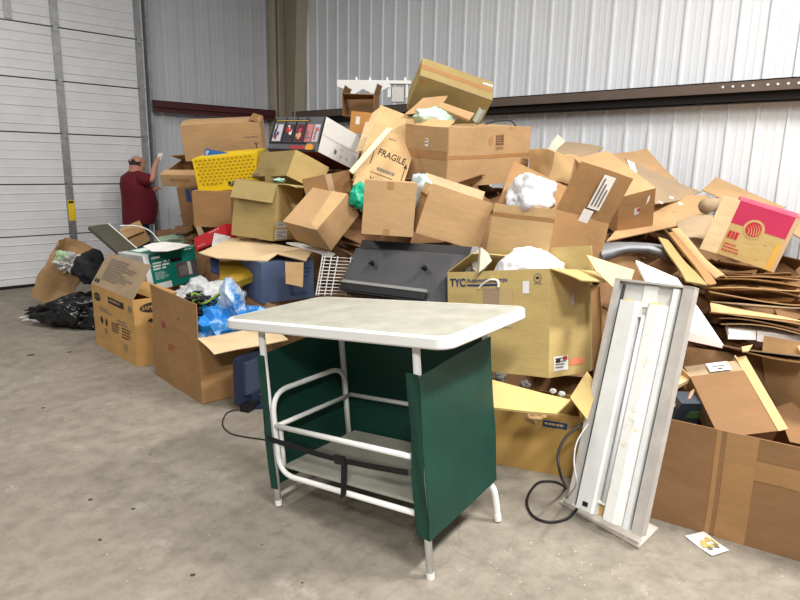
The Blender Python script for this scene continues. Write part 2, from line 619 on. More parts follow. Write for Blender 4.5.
def floor_material():
    m = bpy.data.materials.new('concrete_floor')
    m.use_nodes = True
    nt = m.node_tree
    L = nt.links.new
    b = nt.nodes['Principled BSDF']
    b.inputs['Roughness'].default_value = 0.75
    b.inputs['Specular IOR Level'].default_value = 0.3
    tc = nt.nodes.new('ShaderNodeTexCoord')
    def nz(scale, detail, rough=0.6):
        n = nt.nodes.new('ShaderNodeTexNoise')
        n.inputs['Scale'].default_value = scale
        n.inputs['Detail'].default_value = detail
        n.inputs['Roughness'].default_value = rough
        L(tc.outputs['Object'], n.inputs['Vector'])
        return n
    def ramp(src, p0, c0, p1, c1):
        r = nt.nodes.new('ShaderNodeValToRGB')
        r.color_ramp.elements[0].position = p0
        r.color_ramp.elements[1].position = p1
        r.color_ramp.elements[0].color = c0
        r.color_ramp.elements[1].color = c1
        L(src, r.inputs['Fac'])
        return r
    def mix(fac, a, c):
        x = nt.nodes.new('ShaderNodeMixRGB')
        L(fac, x.inputs[0])
        if isinstance(a, tuple): x.inputs[1].default_value = a
        else: L(a, x.inputs[1])
        if isinstance(c, tuple): x.inputs[2].default_value = c
        else: L(c, x.inputs[2])
        return x.outputs[0]
    W1, B0 = (1, 1, 1, 1), (0, 0, 0, 1)
    base = ramp(nz(1.1, 8).outputs['Fac'], 0.3, lin((132, 124, 111)), 0.72, lin((158, 150, 136)))
    c = mix(ramp(nz(9, 8, 0.7).outputs['Fac'], 0.40, B0, 0.70, (0.8, 0.8, 0.8, 1)).outputs[0], base.outputs[0], lin((112, 105, 94)))
    # pale worn scuffs
    c = mix(ramp(nz(2.6, 9, 0.72).outputs['Fac'], 0.58, B0, 0.68, (0.6, 0.6, 0.6, 1)).outputs[0], c, lin((174, 168, 156)))
    # dark oily specks
    c = mix(ramp(nz(30, 5, 0.65).outputs['Fac'], 0.63, B0, 0.70, (0.5, 0.5, 0.5, 1)).outputs[0], c, lin((96, 88, 78)))
    # hairline cracks
    wv = nt.nodes.new('ShaderNodeTexVoronoi')
    wv.feature = 'DISTANCE_TO_EDGE'
    wv.inputs['Scale'].default_value = 0.55
    dn = nz(2.2, 6)
    mx = nt.nodes.new('ShaderNodeMixRGB')
    mx.inputs[0].default_value = 0.25
    L(tc.outputs['Object'], mx.inputs[1])
    L(dn.outputs['Color'], mx.inputs[2])
    L(mx.outputs[0], wv.inputs['Vector'])
    cr = ramp(wv.outputs['Distance'], 0.0, (0.3, 0.3, 0.3, 1), 0.004, B0)
    c = mix(cr.outputs[0], c, lin((105, 97, 87)))
    L(c, b.inputs['Base Color'])
    bp = nt.nodes.new('ShaderNodeBump')
    bp.inputs['Strength'].default_value = 0.15
    bp.inputs['Distance'].default_value = 0.01
    L(nz(18, 6).outputs['Fac'], bp.inputs['Height'])
    L(bp.outputs['Normal'], b.inputs['Normal'])
    return m

mb = MB().box(-5, UW + 0.1, -5, VW + 0.1, -0.1, 0)
struct(mb.build('floor', floor_material()))['label'] = 'stained grey concrete floor with pale scuffs'

WALLM = mat('white_ribbed_sheet_metal', (226, 230, 234), rough=0.42, var=0.03, vscale=2, spec=0.5)
WALLG = mat('grey_ribbed_sheet_metal', (196, 199, 203), rough=0.42, var=0.03, vscale=2, spec=0.5)

def rib_profile(a0, a1, s, phase, depth=0.02):
    """(distance along the wall, depth into the room) for a ribbed steel panel"""
    P = [(a0, 0.0)]
    k = math.ceil((a0 - phase) / s)
    while phase + k * s < a1 - 0.03:
        c = phase + k * s
        if c > a0 + 0.03:
            P += [(c - 0.022, 0), (c - 0.010, depth), (c + 0.010, depth), (c + 0.022, 0)]
        for g in (0.36, 0.64):
            q = c + g * s
            if a0 + 0.02 < q < a1 - 0.02:
                P += [(q - 0.014, 0), (q - 0.006, depth * 0.10), (q + 0.006, depth * 0.10), (q + 0.014, 0)]
        k += 1
    P.append((a1, 0.0))
    return P

def ribbed_wall(name, prof, place, z0, z1, m):
    V, F = [], []
    for a, d in prof:
        V += [place(a, d, z0), place(a, d, z1)]
    for i in range(len(prof) - 1):
        F.append((2 * i, 2 * i + 2, 2 * i + 3, 2 * i + 1))
    n = len(V)
    A, B = prof[0][0], prof[-1][0]
    V += [place(A, -0.08, z0), place(A, -0.08, z1), place(B, -0.08, z0), place(B, -0.08, z1)]
    F += [(n, n + 1, n + 3, n + 2)]
    return struct(obj(name, V, F, m))

HC = 5.0
o = ribbed_wall('wall_back', rib_profile(-5, VW, 0.2377, 8.02), lambda a, d, z: (UW - d, a, z), 0, HC, WALLM)
o['label'] = 'white ribbed sheet-metal wall behind the pile'
o = ribbed_wall('wall_left', rib_profile(3.93, UW, 0.2377, 4.1, 0.02), lambda a, d, z: (a, VW - d, z), 0, HC, WALLG)
o['label'] = 'grey ribbed sheet-metal wall beside the roll-up door'
o = struct(MB().box(-5, 3.93, VW, VW + 0.1, 4.05, HC).build('wall_header', WALLG))
o['label'] = 'sheet-metal wall above the roll-up door'
struct(MB().box(-5, -0.9, VW, VW + 0.1, 0, 4.05).build('wall_door_far_side', WALLG))
struct(MB().box(-5, UW + 0.1, -5, VW + 0.1, HC, HC + 0.08).build('ceiling', mat('ceiling_white', (225, 226, 228), rough=0.7)))

# sectional door: seven sections with pressed ribs, galvanised stiles, hinges, track
DOORM = mat('white_door_steel', (226, 227, 229), rough=0.38, var=0.05, vscale=3, spec=0.5)
DOORG = mat('black_door_seal', (24, 24, 26), rough=0.8)
door = thing('door_1', 'white sectional roll-up door with galvanised stiles', 'door', (1.5, VW, 0))
del door['category']
struct(door)
seams = [0.03, 0.631, 1.257, 1.874, 2.501, 3.121, 3.74]
DU0, DU1 = -0.9 - 1.5, 3.85 - 1.5
def door_panel(z0, z1):
    prof = [(-0.004, z0 + 0.006), (-0.03, z0 + 0.008)]
    n = 6
    h = (z1 - z0)
    for k in range(1, n):
        zc = z0 + h * k / n
        dd = 0.008 if k % 2 else 0.004
        prof += [(-0.03, zc - 0.012), (-0.03 - dd, zc - 0.004), (-0.03 - dd, zc + 0.001), (-0.03, zc + 0.007)]
    prof += [(-0.03, z1 - 0.008), (-0.004, z1 - 0.006)]
    V, F = [], []
    for y, z in prof:
        V += [(DU0, y, z), (DU1, y, z)]
    for i in range(len(prof) - 1):
        F.append((2 * i, 2 * i + 1, 2 * i + 3, 2 * i + 2))
    return obj('panel', V, F, DOORM, door)
for i in range(6):
    door_panel(seams[i], seams[i + 1])
MB().box(DU0, DU1, -0.003, 0.03, 0, 4.05).build('backing', DOORG, door)
MB().box(DU0, DU1, -0.035, 0.0, 0.0, 0.03).build('bottom_seal', DOORG, door)
for us, wd in ((2.735, 0.088), (3.745, 0.085), (1.65, 0.10), (0.55, 0.10), (-0.55, 0.10)):
    for i in range(6):
        x0 = us - 1.5
        st = MB().box(x0, x0 + wd, -0.046, -0.028, seams[i] + 0.015, seams[i + 1] - 0.015).build('stile', STEEL, door)
        if us > 2:
            MB().box(x0 + wd * 0.2, x0 + wd * 0.8, -0.06, -0.046, seams[i + 1] - 0.05, seams[i + 1] + 0.05 - 0.02).build('hinge', STEEL, st)
stk = MB().box(2.745 - 1.5, 2.825 - 1.5, -0.049, -0.046, 0.80, 1.06).build('warning_sticker', mat('yellow_sticker', (236, 200, 30), rough=0.5), door)
MB().box(2.755 - 1.5, 2.815 - 1.5, -0.051, -0.049, 1.02, 1.05).build('sticker_print', PRINT, stk)
MB().box(2.25 - 1.5, 2.32 - 1.5, -0.05, -0.028, 3.14, 3.7).build('bracket', STEEL, door)
trk = MB()
trk.box(3.87 - 1.5, 3.88 - 1.5, -0.10, 0.0, 0, 4.05)
trk.box(3.87 - 1.5, 3.91 - 1.5, -0.11, -0.10, 0, 4.05)
trk.build('track', STEEL, door)
for z in (0.4, 1.0, 1.6, 2.2, 2.8, 3.4):
    MB().box(3.88 - 1.5, 3.93 - 1.5, -0.06, 0.0, z, z + 0.06).build('track_bracket', STEEL, door)

# steel frame: corner column and girts
COLM = mat('tan_painted_steel', (178, 170, 148), rough=0.5, var=0.05, vscale=3)
g = MB()
def tap(u0, u1, f0, f1):
    """slab between two y-functions of height"""
    g.hexa([(u0, f0(0), 0), (u1, f0(0), 0), (u1, f1(0), 0), (u0, f1(0), 0), (u0, f0(HC), HC), (u1, f0(HC), HC), (u1, f1(HC), HC), (u0, f1(HC), HC)])
inner = lambda z: 8.46 - 0.062 * z
tap(5.98, 6.18, lambda z: inner(z), lambda z: inner(z) + 0.014)
tap(6.075, 6.085, lambda z: inner(z) + 0.014, lambda z: 8.70)
tap(5.98, 6.18, lambda z: 8.70, lambda z: 8.714)
tap(5.80, 5.86, lambda z: 8.60, lambda z: 8.725)
tap(5.90, 5.93, lambda z: 8.60, lambda z: 8.725)
o = struct(g.build('trim_1', COLM))
o['label'] = 'tapered tan steel column in the corner of the building'
RED = mat('dark_red_primer', (78, 26, 30), rough=0.6, var=0.1)
o = struct(MB().box(3.885, 5.80, VW - 0.20, VW - 0.19, 2.275, 2.36).box(3.885, 5.80, VW - 0.2, VW - 0.02, 2.35, 2.36).box(3.885, 5.80, VW - 0.17, VW - 0.16, 2.215, 2.35).build('trim_2', RED))
o['label'] = 'dark red steel girt on the wall by the door'
BRN = mat('brown_primer', (104, 90, 80), rough=0.55, var=0.12, vscale=4)
BRND = mat('shaded_primer', (26, 21, 19), rough=0.8)  # the girt's brown primer with the shade below it put into the colour
gb = MB().box(6.0, 6.01, -5, 8.4, 2.252, 2.347).box(6.0, UW - 0.03, -5, 8.4, 2.337, 2.347)
o = struct(gb.build('trim_3', BRN))
o['label'] = 'brown steel girt running along the white wall'
low = MB().box(6.05, 6.06, -5, 8.4, 2.172, 2.26).box(6.05, UW - 0.03, -5, 8.4, 2.172, 2.18).build('lower_flange', BRND, o)
for px in (723, 733, 743, 753, 768, 778, 788.5, 799):
    r = FWD + RIGHT * ((px - 400) / FPX) + DOWN * ((87 - (px - 723) * 0.055 - 300) / FPX)
    p = CAM + r * (5.998 / r.x)
    MB().tube([(5.999, p.y, p.z), (5.994, p.y, p.z)], 0.010, 10).build('bolt_hole', mat('pale_hole', (228, 226, 224)), o)

# ================================================================== PORTABLE BAR TABLE
TEUL = (0.003, -0.1042, -1.4164)
TM = Euler(TEUL).to_matrix()
TLOC = Vector((1.851, 2.025, 0.949))
tw, td, la, lb = 1.214, 0.655, 0.428, 0.264
base = TLOC + TM @ Vector((0, 0, -0.95))
table = thing('bar_table', 'white and cream folding bar table with dark green canvas sides', 'table', base, TEUL)
OZ = 0.95
def T3(x, y, z):
    return Vector((x, y, z + OZ))
def rounded_slab(w, d, r, z0, z1, n=6, bev=0.0):
    ring = []
    for cx, cy, a0 in ((w / 2 - r, d / 2 - r, 0), (-w / 2 + r, d / 2 - r, 90), (-w / 2 + r, -d / 2 + r, 180), (w / 2 - r, -d / 2 + r, 270)):
        for k in range(n + 1):
            a = math.radians(a0 + 90 * k / n)
            ring.append((cx + r * math.cos(a), cy + r * math.sin(a)))
    N = len(ring)
    V = []
    for sc, z in ((bev, z0), (0, z0 + bev), (0, z1 - bev), (bev, z1)):
        for x, y in ring:
            k = 1 - sc / (w / 2)
            V.append((x * k, y * (1 - sc / (d / 2)), z + OZ))
    F = [tuple(range(N - 1, -1, -1)), tuple(range(3 * N, 4 * N))]
    for l in range(3):
        for i in range(N):
            j = (i + 1) % N
            F.append((l * N + i, l * N + j, (l + 1) * N + j, (l + 1) * N + i))
    return V, F
V, F = rounded_slab(tw + 0.012, td + 0.008, 0.06, -0.048, 0.0, 7, 0.007)
top = obj('tabletop', V, F, WHITE, table)
V, F = rounded_slab(tw - 0.03, td - 0.035, 0.048, -0.003, 0.0015, 7, 0.0)
obj('laminate_inlay', V, F, CREAM, top)
R_LEG = 0.0155
legs = {'fl': (-la, -lb, 0.9), 'fr': (la, -lb, 1.0), 'bl': (-la, lb, 0.9)}
for k, (x, y, L_) in legs.items():
    lg = MB().tube([T3(x, y, -0.04), T3(x, y, -L_ + 0.02)], R_LEG, 12).build('leg', WHITE, table, smooth=True)
    MB().tube([T3(x, y, -L_ + 0.025), T3(x, y, -L_)], R_LEG + 0.0012, 12).build('foot_cap', WHITE, lg)
lg = MB().tube(smooth_path([T3(la, lb, -0.04), T3(la, lb, -0.5), T3(la - 0.01, lb - 0.01, -0.78), T3(la + 0.012, lb - 0.002, -0.86), T3(la + 0.022, lb + 0.002, -0.99)], 6), R_LEG, 12).build('leg', WHITE, table, smooth=True)
MB().tube([T3(la + 0.021, lb, -0.965), T3(la + 0.0225, lb, -0.995)], R_LEG + 0.0012, 12).build('foot_cap', WHITE, lg)
# canvas panels
def canvas(pts, name='canvas_panel', seed=0):
    V, F = slab_patch(pts, 0.004, 14, 14, lambda p, u, v, q: p + noise.noise_vector(p * 5 + Vector((seed, 0, 0))) * 0.004 + q * 0.0025 * math.sin(u * 5 + v * 8))
    return obj(name, V, F, GREENF, table, smooth=False)
k = R_LEG + 0.004
canvas([T3(la + k, -lb - k, -0.83), T3(la + k, lb + 0.01, -0.80), T3(la + k, lb + 0.01, -0.135), T3(la + k, -lb - k, -0.165)], seed=1)
canvas([T3(la - 0.042, -lb - k, -0.815), T3(la + k, -lb - k, -0.83), T3(la + k, -lb - k, -0.165), T3(la - 0.036, -lb - k, -0.16)], 'canvas_return', 2)
canvas([T3(-la - k, lb + 0.01, -0.80), T3(-la - k, -lb - k, -0.81), T3(-la - k, -lb - k, -0.17), T3(-la - k, lb + 0.01, -0.14)], seed=3)
canvas([T3(-la - k, -lb - k, -0.81), T3(-la + 0.022, -lb - k, -0.81), T3(-la + 0.022, -lb - k, -0.17), T3(-la - k, -lb - k, -0.17)], 'canvas_return', 4)
canvas([T3(la, lb + k, -0.80), T3(-la, lb + k, -0.80), T3(-la, lb + k, -0.12), T3(la, lb + k, -0.12)], seed=5)
# shelf and tube rails
RR = 0.0125
ix = la - 0.035
iy = lb - 0.005
MB().tube(round_path([T3(-ix, iy - 0.03, -0.72), T3(-ix, iy - 0.03, -0.345), T3(-ix, -iy - 0.01, -0.345), T3(-ix, -iy - 0.01, -0.735), T3(la - 0.05, -iy - 0.01, -0.735)], 0.10, 7), RR, 10).build('hoop_rail', WHITE, table, smooth=True)
MB().tube(round_path([T3(-ix + 0.01, -iy - 0.012, -0.5), T3(la - 0.05, -iy - 0.012, -0.5)], 0.03), RR, 10).build('front_rail', WHITE, table, smooth=True)
MB().tube(round_path([T3(-ix + 0.012, -iy, -0.5), T3(-ix + 0.012, iy - 0.02, -0.5)], 0.03), RR * 0.9, 10).build('side_rail', WHITE, table, smooth=True)
MB().tube([T3(-ix + 0.012, iy - 0.01, -0.5), T3(la, iy - 0.01, -0.5)], RR * 0.9, 10).build('back_rail', WHITE, table, smooth=True)
MB().tube([T3(ix, -iy, -0.5), T3(ix, iy, -0.5)], RR * 0.9, 10).build('side_rail', WHITE, table, smooth=True)
MB().tube([T3(-ix + 0.02, -iy + 0.005, -0.7), T3(-ix + 0.02, -iy + 0.005, -0.5)], RR * 0.8, 10).build('upright_tube', WHITE, table, smooth=True)
MB().tube([T3(-la, -lb, -0.855), T3(-la, lb, -0.855)], 0.010, 10).build('foot_bar', CREAM, table, smooth=True)
sh = MB().box(-ix + 0.01, la - 0.01, -iy + 0.02, iy, -0.715 + OZ, -0.70 + OZ)
sh.build('shelf', CREAM, table)
# webbing strap across the front
yb = -lb - 0.03
V, F = slab_patch([T3(-la, yb, -0.570), T3(la - 0.05, yb - 0.006, -0.566), T3(la - 0.05, yb - 0.006, -0.542), T3(-la, yb, -0.545)], 0.003, 12, 2, lambda p, u, v, q: p + Vector((0, 0, -0.018 * math.sin(u * PI))))
strap = obj('strap', V, F, STRAP, table)
V, F = slab_patch([T3(0.018, yb - 0.012, -0.745), T3(0.05, yb - 0.012, -0.72), T3(0.07, yb - 0.008, -0.575), T3(0.038, yb - 0.008, -0.56)], 0.003, 4, 6)
obj('strap_tail', V, F, STRAP, strap)
MB().box(0.0, 0.055, yb - 0.014, yb - 0.002, -0.59 + OZ, -0.552 + OZ).build('buckle', BLACKP, strap)

# ================================================================== FLUORESCENT FITTING leaning on the pile
loc, eul, (lw, ld, lh) = POSES['light']
fit = thing('fluorescent_fitting', 'long white fluorescent light fitting leaning upright against the boxes', 'light fitting', loc, eul)
x0, x1 = -lw / 2, lw / 2
X = lambda f: x0 + lw * f
MB().box(x0 + 0.004, x1 - 0.004, 0.0, 0.012, 0.03, lh).build('back_pan', mat('grey_white_pan', (206, 205, 202), rough=0.5), fit)  # plain grey-white pan
MB().box(x0, x0 + 0.006, -0.032, 0.010, 0.03, lh).box(x0, X(0.07), -0.034, -0.030, 0.03, lh).build('side_rail', GREYM, fit)
MB().box(X(0.075), X(0.115), -0.006, 0.002, 0.03, lh - 0.02).build('groove_shade', DARKGAP, fit)  # dark strip stands in for the shade in the gap beside the rail
MB().box(x1 - 0.006, x1, -0.032, 0.010, 0.03, lh).box(X(0.875), x1, -0.034, -0.030, 0.03, lh).build('side_rail', GREYM, fit)
MB().box(X(0.77), X(0.835), -0.036, 0.0, 0.03, lh - 0.015).build('inner_rail', ENAMEL, fit)
MB().box(X(0.84), X(0.87), -0.006, 0.002, 0.03, lh - 0.015).build('groove_shade', BLACKP, fit)  # black strip paints the shade between the two rails
def wing(fs, m):
    n = len(fs)
    V = [(X(f), y, z) for z in (0.035, lh * 0.915) for f, y in fs] + [(X(fs[-1][0]), 0.001, 0.035), (X(fs[0][0]), 0.001, 0.035), (X(fs[-1][0]), 0.001, lh * 0.915), (X(fs[0][0]), 0.001, lh * 0.915)]
    F = [(i, i + 1, n + i + 1, n + i) for i in range(n - 1)]
    F += [tuple([2 * n + 1, 2 * n] + list(range(n - 1, -1, -1))), tuple(list(range(n, 2 * n)) + [2 * n + 2, 2 * n + 3]), (n - 1, 2 * n, 2 * n + 2, 2 * n - 1), (0, n, 2 * n + 3, 2 * n + 1)]
    return obj('reflector', V, F, m, fit)
wing([(0.125, -0.03), (0.15, -0.042), (0.37, -0.052), (0.40, -0.045)], ENAMEL)
wing([(0.515, -0.042), (0.54, -0.052), (0.66, -0.05), (0.71, -0.042), (0.745, -0.022)], ENAMELD)
tb = MB().tube([(X(0.47), -0.022, 0.10), (X(0.47), -0.022, lh * 0.855)], 0.0135, 14).build('lamp_tube', mat('lamp_tube_glass', (236, 238, 240), rough=0.25), fit, smooth=True)
for z in (0.09, lh * 0.855):
    MB().box(X(0.405), X(0.515), -0.034, 0.0, z, z + 0.012).build('lamp_holder', WHITE, fit)
MB().box(X(0.40), X(0.515), -0.004, 0.0, 0.085, lh * 0.9).build('slot_plate', GREYM, fit)
MB().box(X(0.40), X(0.515), -0.004, -0.001, 0.035, 0.085).build('yellowed_pad', mat('yellowed_tape', (196, 165, 90)), fit)
MB().box(x0, x1, -0.034, 0.010, lh - 0.006, lh + 0.004).build('end_cap', GREYM, fit)
MB().box(X(0.38), X(0.55), -0.012, 0.0, lh * 0.90, lh - 0.01).build('ballast_cover', WHITE, fit)
for xx in (X(0.2), X(0.56)):
    MB().box(xx, xx + 0.035, -0.045, -0.02, lh * 0.915, lh * 0.92).build('yellow_clip', mat('yellow_clip', (226, 205, 90)), fit)
MB().box(X(0.24), X(0.31), -0.0515, -0.045, 0.055, 0.075).build('maker_plate', BLACKP, fit)
# flat flange it stands on
FL = Vector(loc)
ME = Euler(eul).to_matrix().inverted()
def flp(x, y, z):
    return ME @ (on_floor(x, y, z) - FL)
c = [flp(560, 503, 0.004), flp(639, 549, 0.004), flp(658, 530, 0.004), flp(585, 492, 0.004)]
up = ME @ Vector((0, 0, 0.012))
MB().hexa(c + [q + up for q in c]).build('foot_flange', mat('beige_flange', (200, 193, 182), rough=0.5), fit)

# cables by the fitting
def cable(name, label, pts, r, m, n=8):
    P = smooth_path(pts, n)
    mb = MB().tube(P, r, 8)
    V, c = centred(mb.v)
    return tag(obj(name, V, mb.f, m, None, c, smooth=True), label, 'cable')
cable('power_cable', 'black cable looping on the floor left of the light fitting', [at(582, 424, 2.95), at(566, 437, 2.9), at(558, 455, 2.86), at(561, 476, 2.85), on_floor(566, 488, 0.02), on_floor(556, 482, 0.008), on_floor(538, 483, 0.007), on_floor(527, 499, 0.007), on_floor(532, 515, 0.007), on_floor(548, 522, 0.007), on_floor(566, 519, 0.009), on_floor(577, 509, 0.03)], 0.0065, RUBBER)
cable('grey_flex', 'thin grey cable hanging beside the light fitting', [at(588, 424, 2.86), at(577, 442, 2.75), at(574, 462, 2.68), at(576, 484, 2.62), on_floor(568, 496, 0.02), on_floor(563, 500, 0.02), on_floor(575, 508, 0.03)], 0.0035, mat('grey_cable', (170, 170, 168), rough=0.5))

# printed card lying on the floor
cc = [on_floor(685, 537, 0.003), on_floor(704, 532, 0.003), on_floor(729, 551, 0.003), on_floor(712, 556.5, 0.003)]
V, F = slab_patch([cc[3], cc[2], cc[1], cc[0]], 0.002, 4, 4, lambda p, u, v, q: p + Vector((0, 0, 0.004 * (1 - math.sin(v * PI)))))
V, c0 = centred(V)
pc = tag(obj('printed_card', V, F, PAPER, None, c0), 'white printed card with yellow picture lying on the floor', 'card')
def incard(u, v):
    p = (cc[3] * (1 - u) + cc[2] * u) * (1 - v) + (cc[0] * (1 - u) + cc[1] * u) * v
    return p - c0 + Vector((0, 0, 0.0055 + 0.004 * (1 - math.sin(v * PI))))
rnd = random.Random(4)
YEL = mat('ochre_print', (206, 178, 96))
for k in range(9):
    u, v = rnd.uniform(0.2, 0.75), rnd.uniform(0.25, 0.7)
    a, b = rnd.uniform(0.08, 0.16), rnd.uniform(0.08, 0.16)
    obj('picture_print', [incard(u - a, v - b * 0.4), incard(u + a * 0.3, v - b), incard(u + a, v + b * 0.5), incard(u - a * 0.2, v + b)], [(0, 1, 2, 3)], YEL if k % 3 else PRINTG, pc)
obj('picture_print', [incard(0.8, 0.3), incard(0.88, 0.3), incard(0.88, 0.6), incard(0.8, 0.6)], [(0, 1, 2, 3)], YEL, pc)

# ================================================================== BOXES
_q = POSES['paperbag']
POSES['paperbag'] = ((_q[0][0], _q[0][1], _q[0][2] + 0.11), _q[1], _q[2])
POSES['bigM'] = ((3.116, 0.689, 0), (0, 0, -1.359), (1.0, 0.55, 0.5))
YAW0 = math.radians(-45.2)
def pose_at(x, y, d, dims, yaw=0, pitch=0, roll=0):
    """pose of a box whose bottom centre shows at a pixel, at a distance; angles in degrees relative to the view"""
    return (at(x, y, d), (math.radians(pitch), math.radians(roll), YAW0 + math.radians(yaw)), dims)

def flap_patch(b, side, ang, a0, a1, d0, d1, m, name='shipping_label', outer=1, off=0.005, parent=None):
    o, r, u, nn, fw, fh = b.frame(side)
    a = math.radians(ang)
    dr = u * math.cos(a) + nn * math.sin(a)
    nr = (nn * math.cos(a) - u * math.sin(a)) * outer
    P = []
    for (aa, dd) in ((a0, d0), (a1, d0), (a1, d1), (a0, d1)):
        P.append(b.warp(o + u * fh / 2 + r * fw * (aa - 0.5) + dr * dd) + nr * (0.006 + off))
    return obj(name, P, [(0, 1, 2, 3)], m, parent or b.root)

# --- monitor box with open flap, left foreground
MONB = card('yellowish_cardboard', (205, 160, 98))
b = Carton('samsung', 'monitor_box', 'yellow-brown monitor carton with black printing and raised flap on the floor', MONB, open_top=True, flaps={'F': (-32, 0.30, 0, 0.0, GREYC), 'K': (-100, 0.2)})
b.disc('F', 0.14, 0.82, 0.072, 0.036, PRINT)
b.text('F', 0.14, 0.82, 0.028, 'SAMSUNG', GREYC)
b.patch('F', 0.42, 0.80, 0.78, 0.90, PRINT)
b.lines('F', 0.45, 0.83, 0.75, 0.87, 1, GREYC, 9, 0.8, 5, off=0.0032)
b.disc('F', 0.92, 0.84, 0.03, 0.03, PRINTG)
b.lines('F', 0.18, 0.60, 0.52, 0.68, 2, PRINTG, 3)
b.lines('F', 0.60, 0.50, 0.90, 0.60, 2, PRINTG, 4)
b.disc('F', 0.22, 0.47, 0.03, 0.03, PRINT)
b.patch('F', 0.32, 0.42, 0.37, 0.52, PRINT)
b.lines('F', 0.47, 0.36, 0.66, 0.52, 4, PRINT, 5)
b.lines('F', 0.70, 0.32, 0.92, 0.50, 4, PRINT, 6)
b.patch('F', 0.28, 0.28, 0.33, 0.36, PRINTG)
b.lines('F', 0.72, 0.14, 0.86, 0.26, 3, PRINTG, 7)
b.disc('R', 0.42, 0.86, 0.12, 0.042, PRINT)
b.text('R', 0.42, 0.86, 0.045, 'SAMSUNG', MONB)
b.patch('R', 0.26, 0.64, 0.36, 0.70, PRINT, corners=[(0.26, 0.67), (0.34, 0.63), (0.34, 0.71), (0.34, 0.71)])
b.patch('R', 0.34, 0.655, 0.40, 0.685, PRINT)
b.lines('R', 0.5, 0.4, 0.9, 0.62, 4, PRINT, 8)
for k in range(9):
    flap_patch(b, 'F', -32, 0.16, 0.55 + 0.3 * math.sin(k * 2.3) ** 2, 0.075 + k * 0.022, 0.082 + k * 0.022, PRINTG, 'print')
for k in range(2):
    flap_patch(b, 'F', -32, 0.06 + k * 0.06, 0.10 + k * 0.06, 0.03, 0.06, PRINT, 'print')

# --- big brown open box full of bags
b = Carton('bigbrown', 'open_carton', 'large brown open carton on the floor filled with blue plastic bags', KRAFT3, open_top=True, warp=0.010, flaps={'F': (-2, 0.235, 4), 'R': (100, 0.23, 6, 0.0, PALE), 'K': (20, 0.15), 'L': (-30, 0.2)})
BIGB = b
b.patch('F', 0.22, 0.90, 0.30, 0.995, REDP)
b.lines('F', 0.225, 0.91, 0.295, 0.985, 3, KRAFT3, 1, off=0.004)
b.lines('F', 0.34, 0.56, 0.50, 0.68, 3, REDP, 2)
b.patch('R', 0.42, 0.72, 0.62, 0.90, REDP)
b.lines('R', 0.43, 0.73, 0.61, 0.88, 3, KRAFT3, 3, off=0.004)

# --- green microwave carton
TEAL = mat('teal_print', (0, 128, 112), rough=0.5, var=0.06)
GRW = mat('grey_white_board', (205, 207, 202), rough=0.7, var=0.08)
b = Carton('green', 'microwave_carton', 'teal and white appliance carton with a microwave picture, behind the open carton', GRW, warp=0.004)
b.patch('F', 0.0, 0.0, 1, 1, TEAL, off=0.001)
b.patch('F', 0.0, 0.0, 0.10, 1, WPRINT, off=0.002)
b.patch('T', 0.15, 0.02, 0.98, 0.98, TEAL, off=0.001)
b.patch('T', 0.2, 0.5, 0.6, 0.9, WPRINT, off=0.002)
b.lines('F', 0.15, 0.84, 0.40, 0.92, 1, WPRINT, 1, 0.8, 1.2)
b.lines('F', 0.15, 0.52, 0.48, 0.76, 3, WPRINT, 2, 0.6, 2)
b.lines('F', 0.16, 0.26, 0.42, 0.48, 6, WPRINT, 3, 0.3, 3)
b.patch('F', 0.50, 0.66, 0.72, 0.76, BLACKP, 'hand_hole', off=0.003)
DKG = mat('oven_print', (84, 78, 84), rough=0.6)
b.patch('F', 0.58, 0.18, 0.99, 0.62, DKG)
b.patch('F', 0.62, 0.24, 0.78, 0.52, PRINTG, off=0.003)
b.patch('F', 0.80, 0.22, 0.87, 0.60, PAPERG, off=0.003)
b.patch('F', 0.14, 0.0, 0.44, 0.18, WPRINT, 'sticker', off=0.003)
b.lines('F', 0.8, 0.92, 0.95, 0.96, 1, WPRINT, 6, 0.6, 2)

# --- upper left stack
b = Carton('cartonA', 'long_carton', 'long kraft carton on top of the yellow box under the dark red beam', KRAFT, open_top=True, flaps={'F': (-86, 0.17), 'K': (-86, 0.17), 'R': (-70, 0.1, 0, 0, KRAFT3)})
b.patch('F', 0.78, 0.60, 0.95, 0.62, PRINTG)
b.patch('F', 0.76, 0.72, 0.92, 0.74, TAPEC, 'tape')
b.patch('F', 0.74, 0.02, 0.97, 0.10, PRINT, corners=[(0.74, 0.02), (0.97, 0.02), (0.97, 0.12), (0.74, 0.10)])
b.text('F', 0.93, 0.36, 0.09, 'Y', PRINT, sx=0.7)
YELL = mat('yellow_box_print', (242, 205, 18), rough=0.45, var=0.05, vscale=4)
b = Carton('yellow', 'yellow_carton', 'bright yellow printed carton with rows of small brown motifs', YELL, warp=0.005)
YB = mat('brown_motif', (176, 132, 22), rough=0.6)
V, F = [], []
for j in range(8):
    for i in range(13):
        a = 0.06 + (i + (j % 2) * 0.5) * 0.072
        c_ = 0.93 - j * 0.1
        if a > 0.97 or (c_ < 0.3 and a > 0.42):
            continue
        k = len(V)
        V += [b.pt('F', a - 0.017, c_ - 0.03, 0.0025), b.pt('F', a + 0.017, c_ - 0.03, 0.0025), b.pt('F', a + 0.013, c_ + 0.03, 0.0025), b.pt('F', a - 0.013, c_ + 0.03, 0.0025)]
        F.append((k, k + 1, k + 2, k + 3))
        k = len(V)
        V += [b.pt('F', a + 0.022, c_ - 0.004, 0.0025), b.pt('F', a + 0.045, c_ - 0.004, 0.0025), b.pt('F', a + 0.045, c_ + 0.008, 0.0025), b.pt('F', a + 0.022, c_ + 0.008, 0.0025)]
        F.append((k, k + 1, k + 2, k + 3))
obj('motif_print', V, F, YB, b.root)
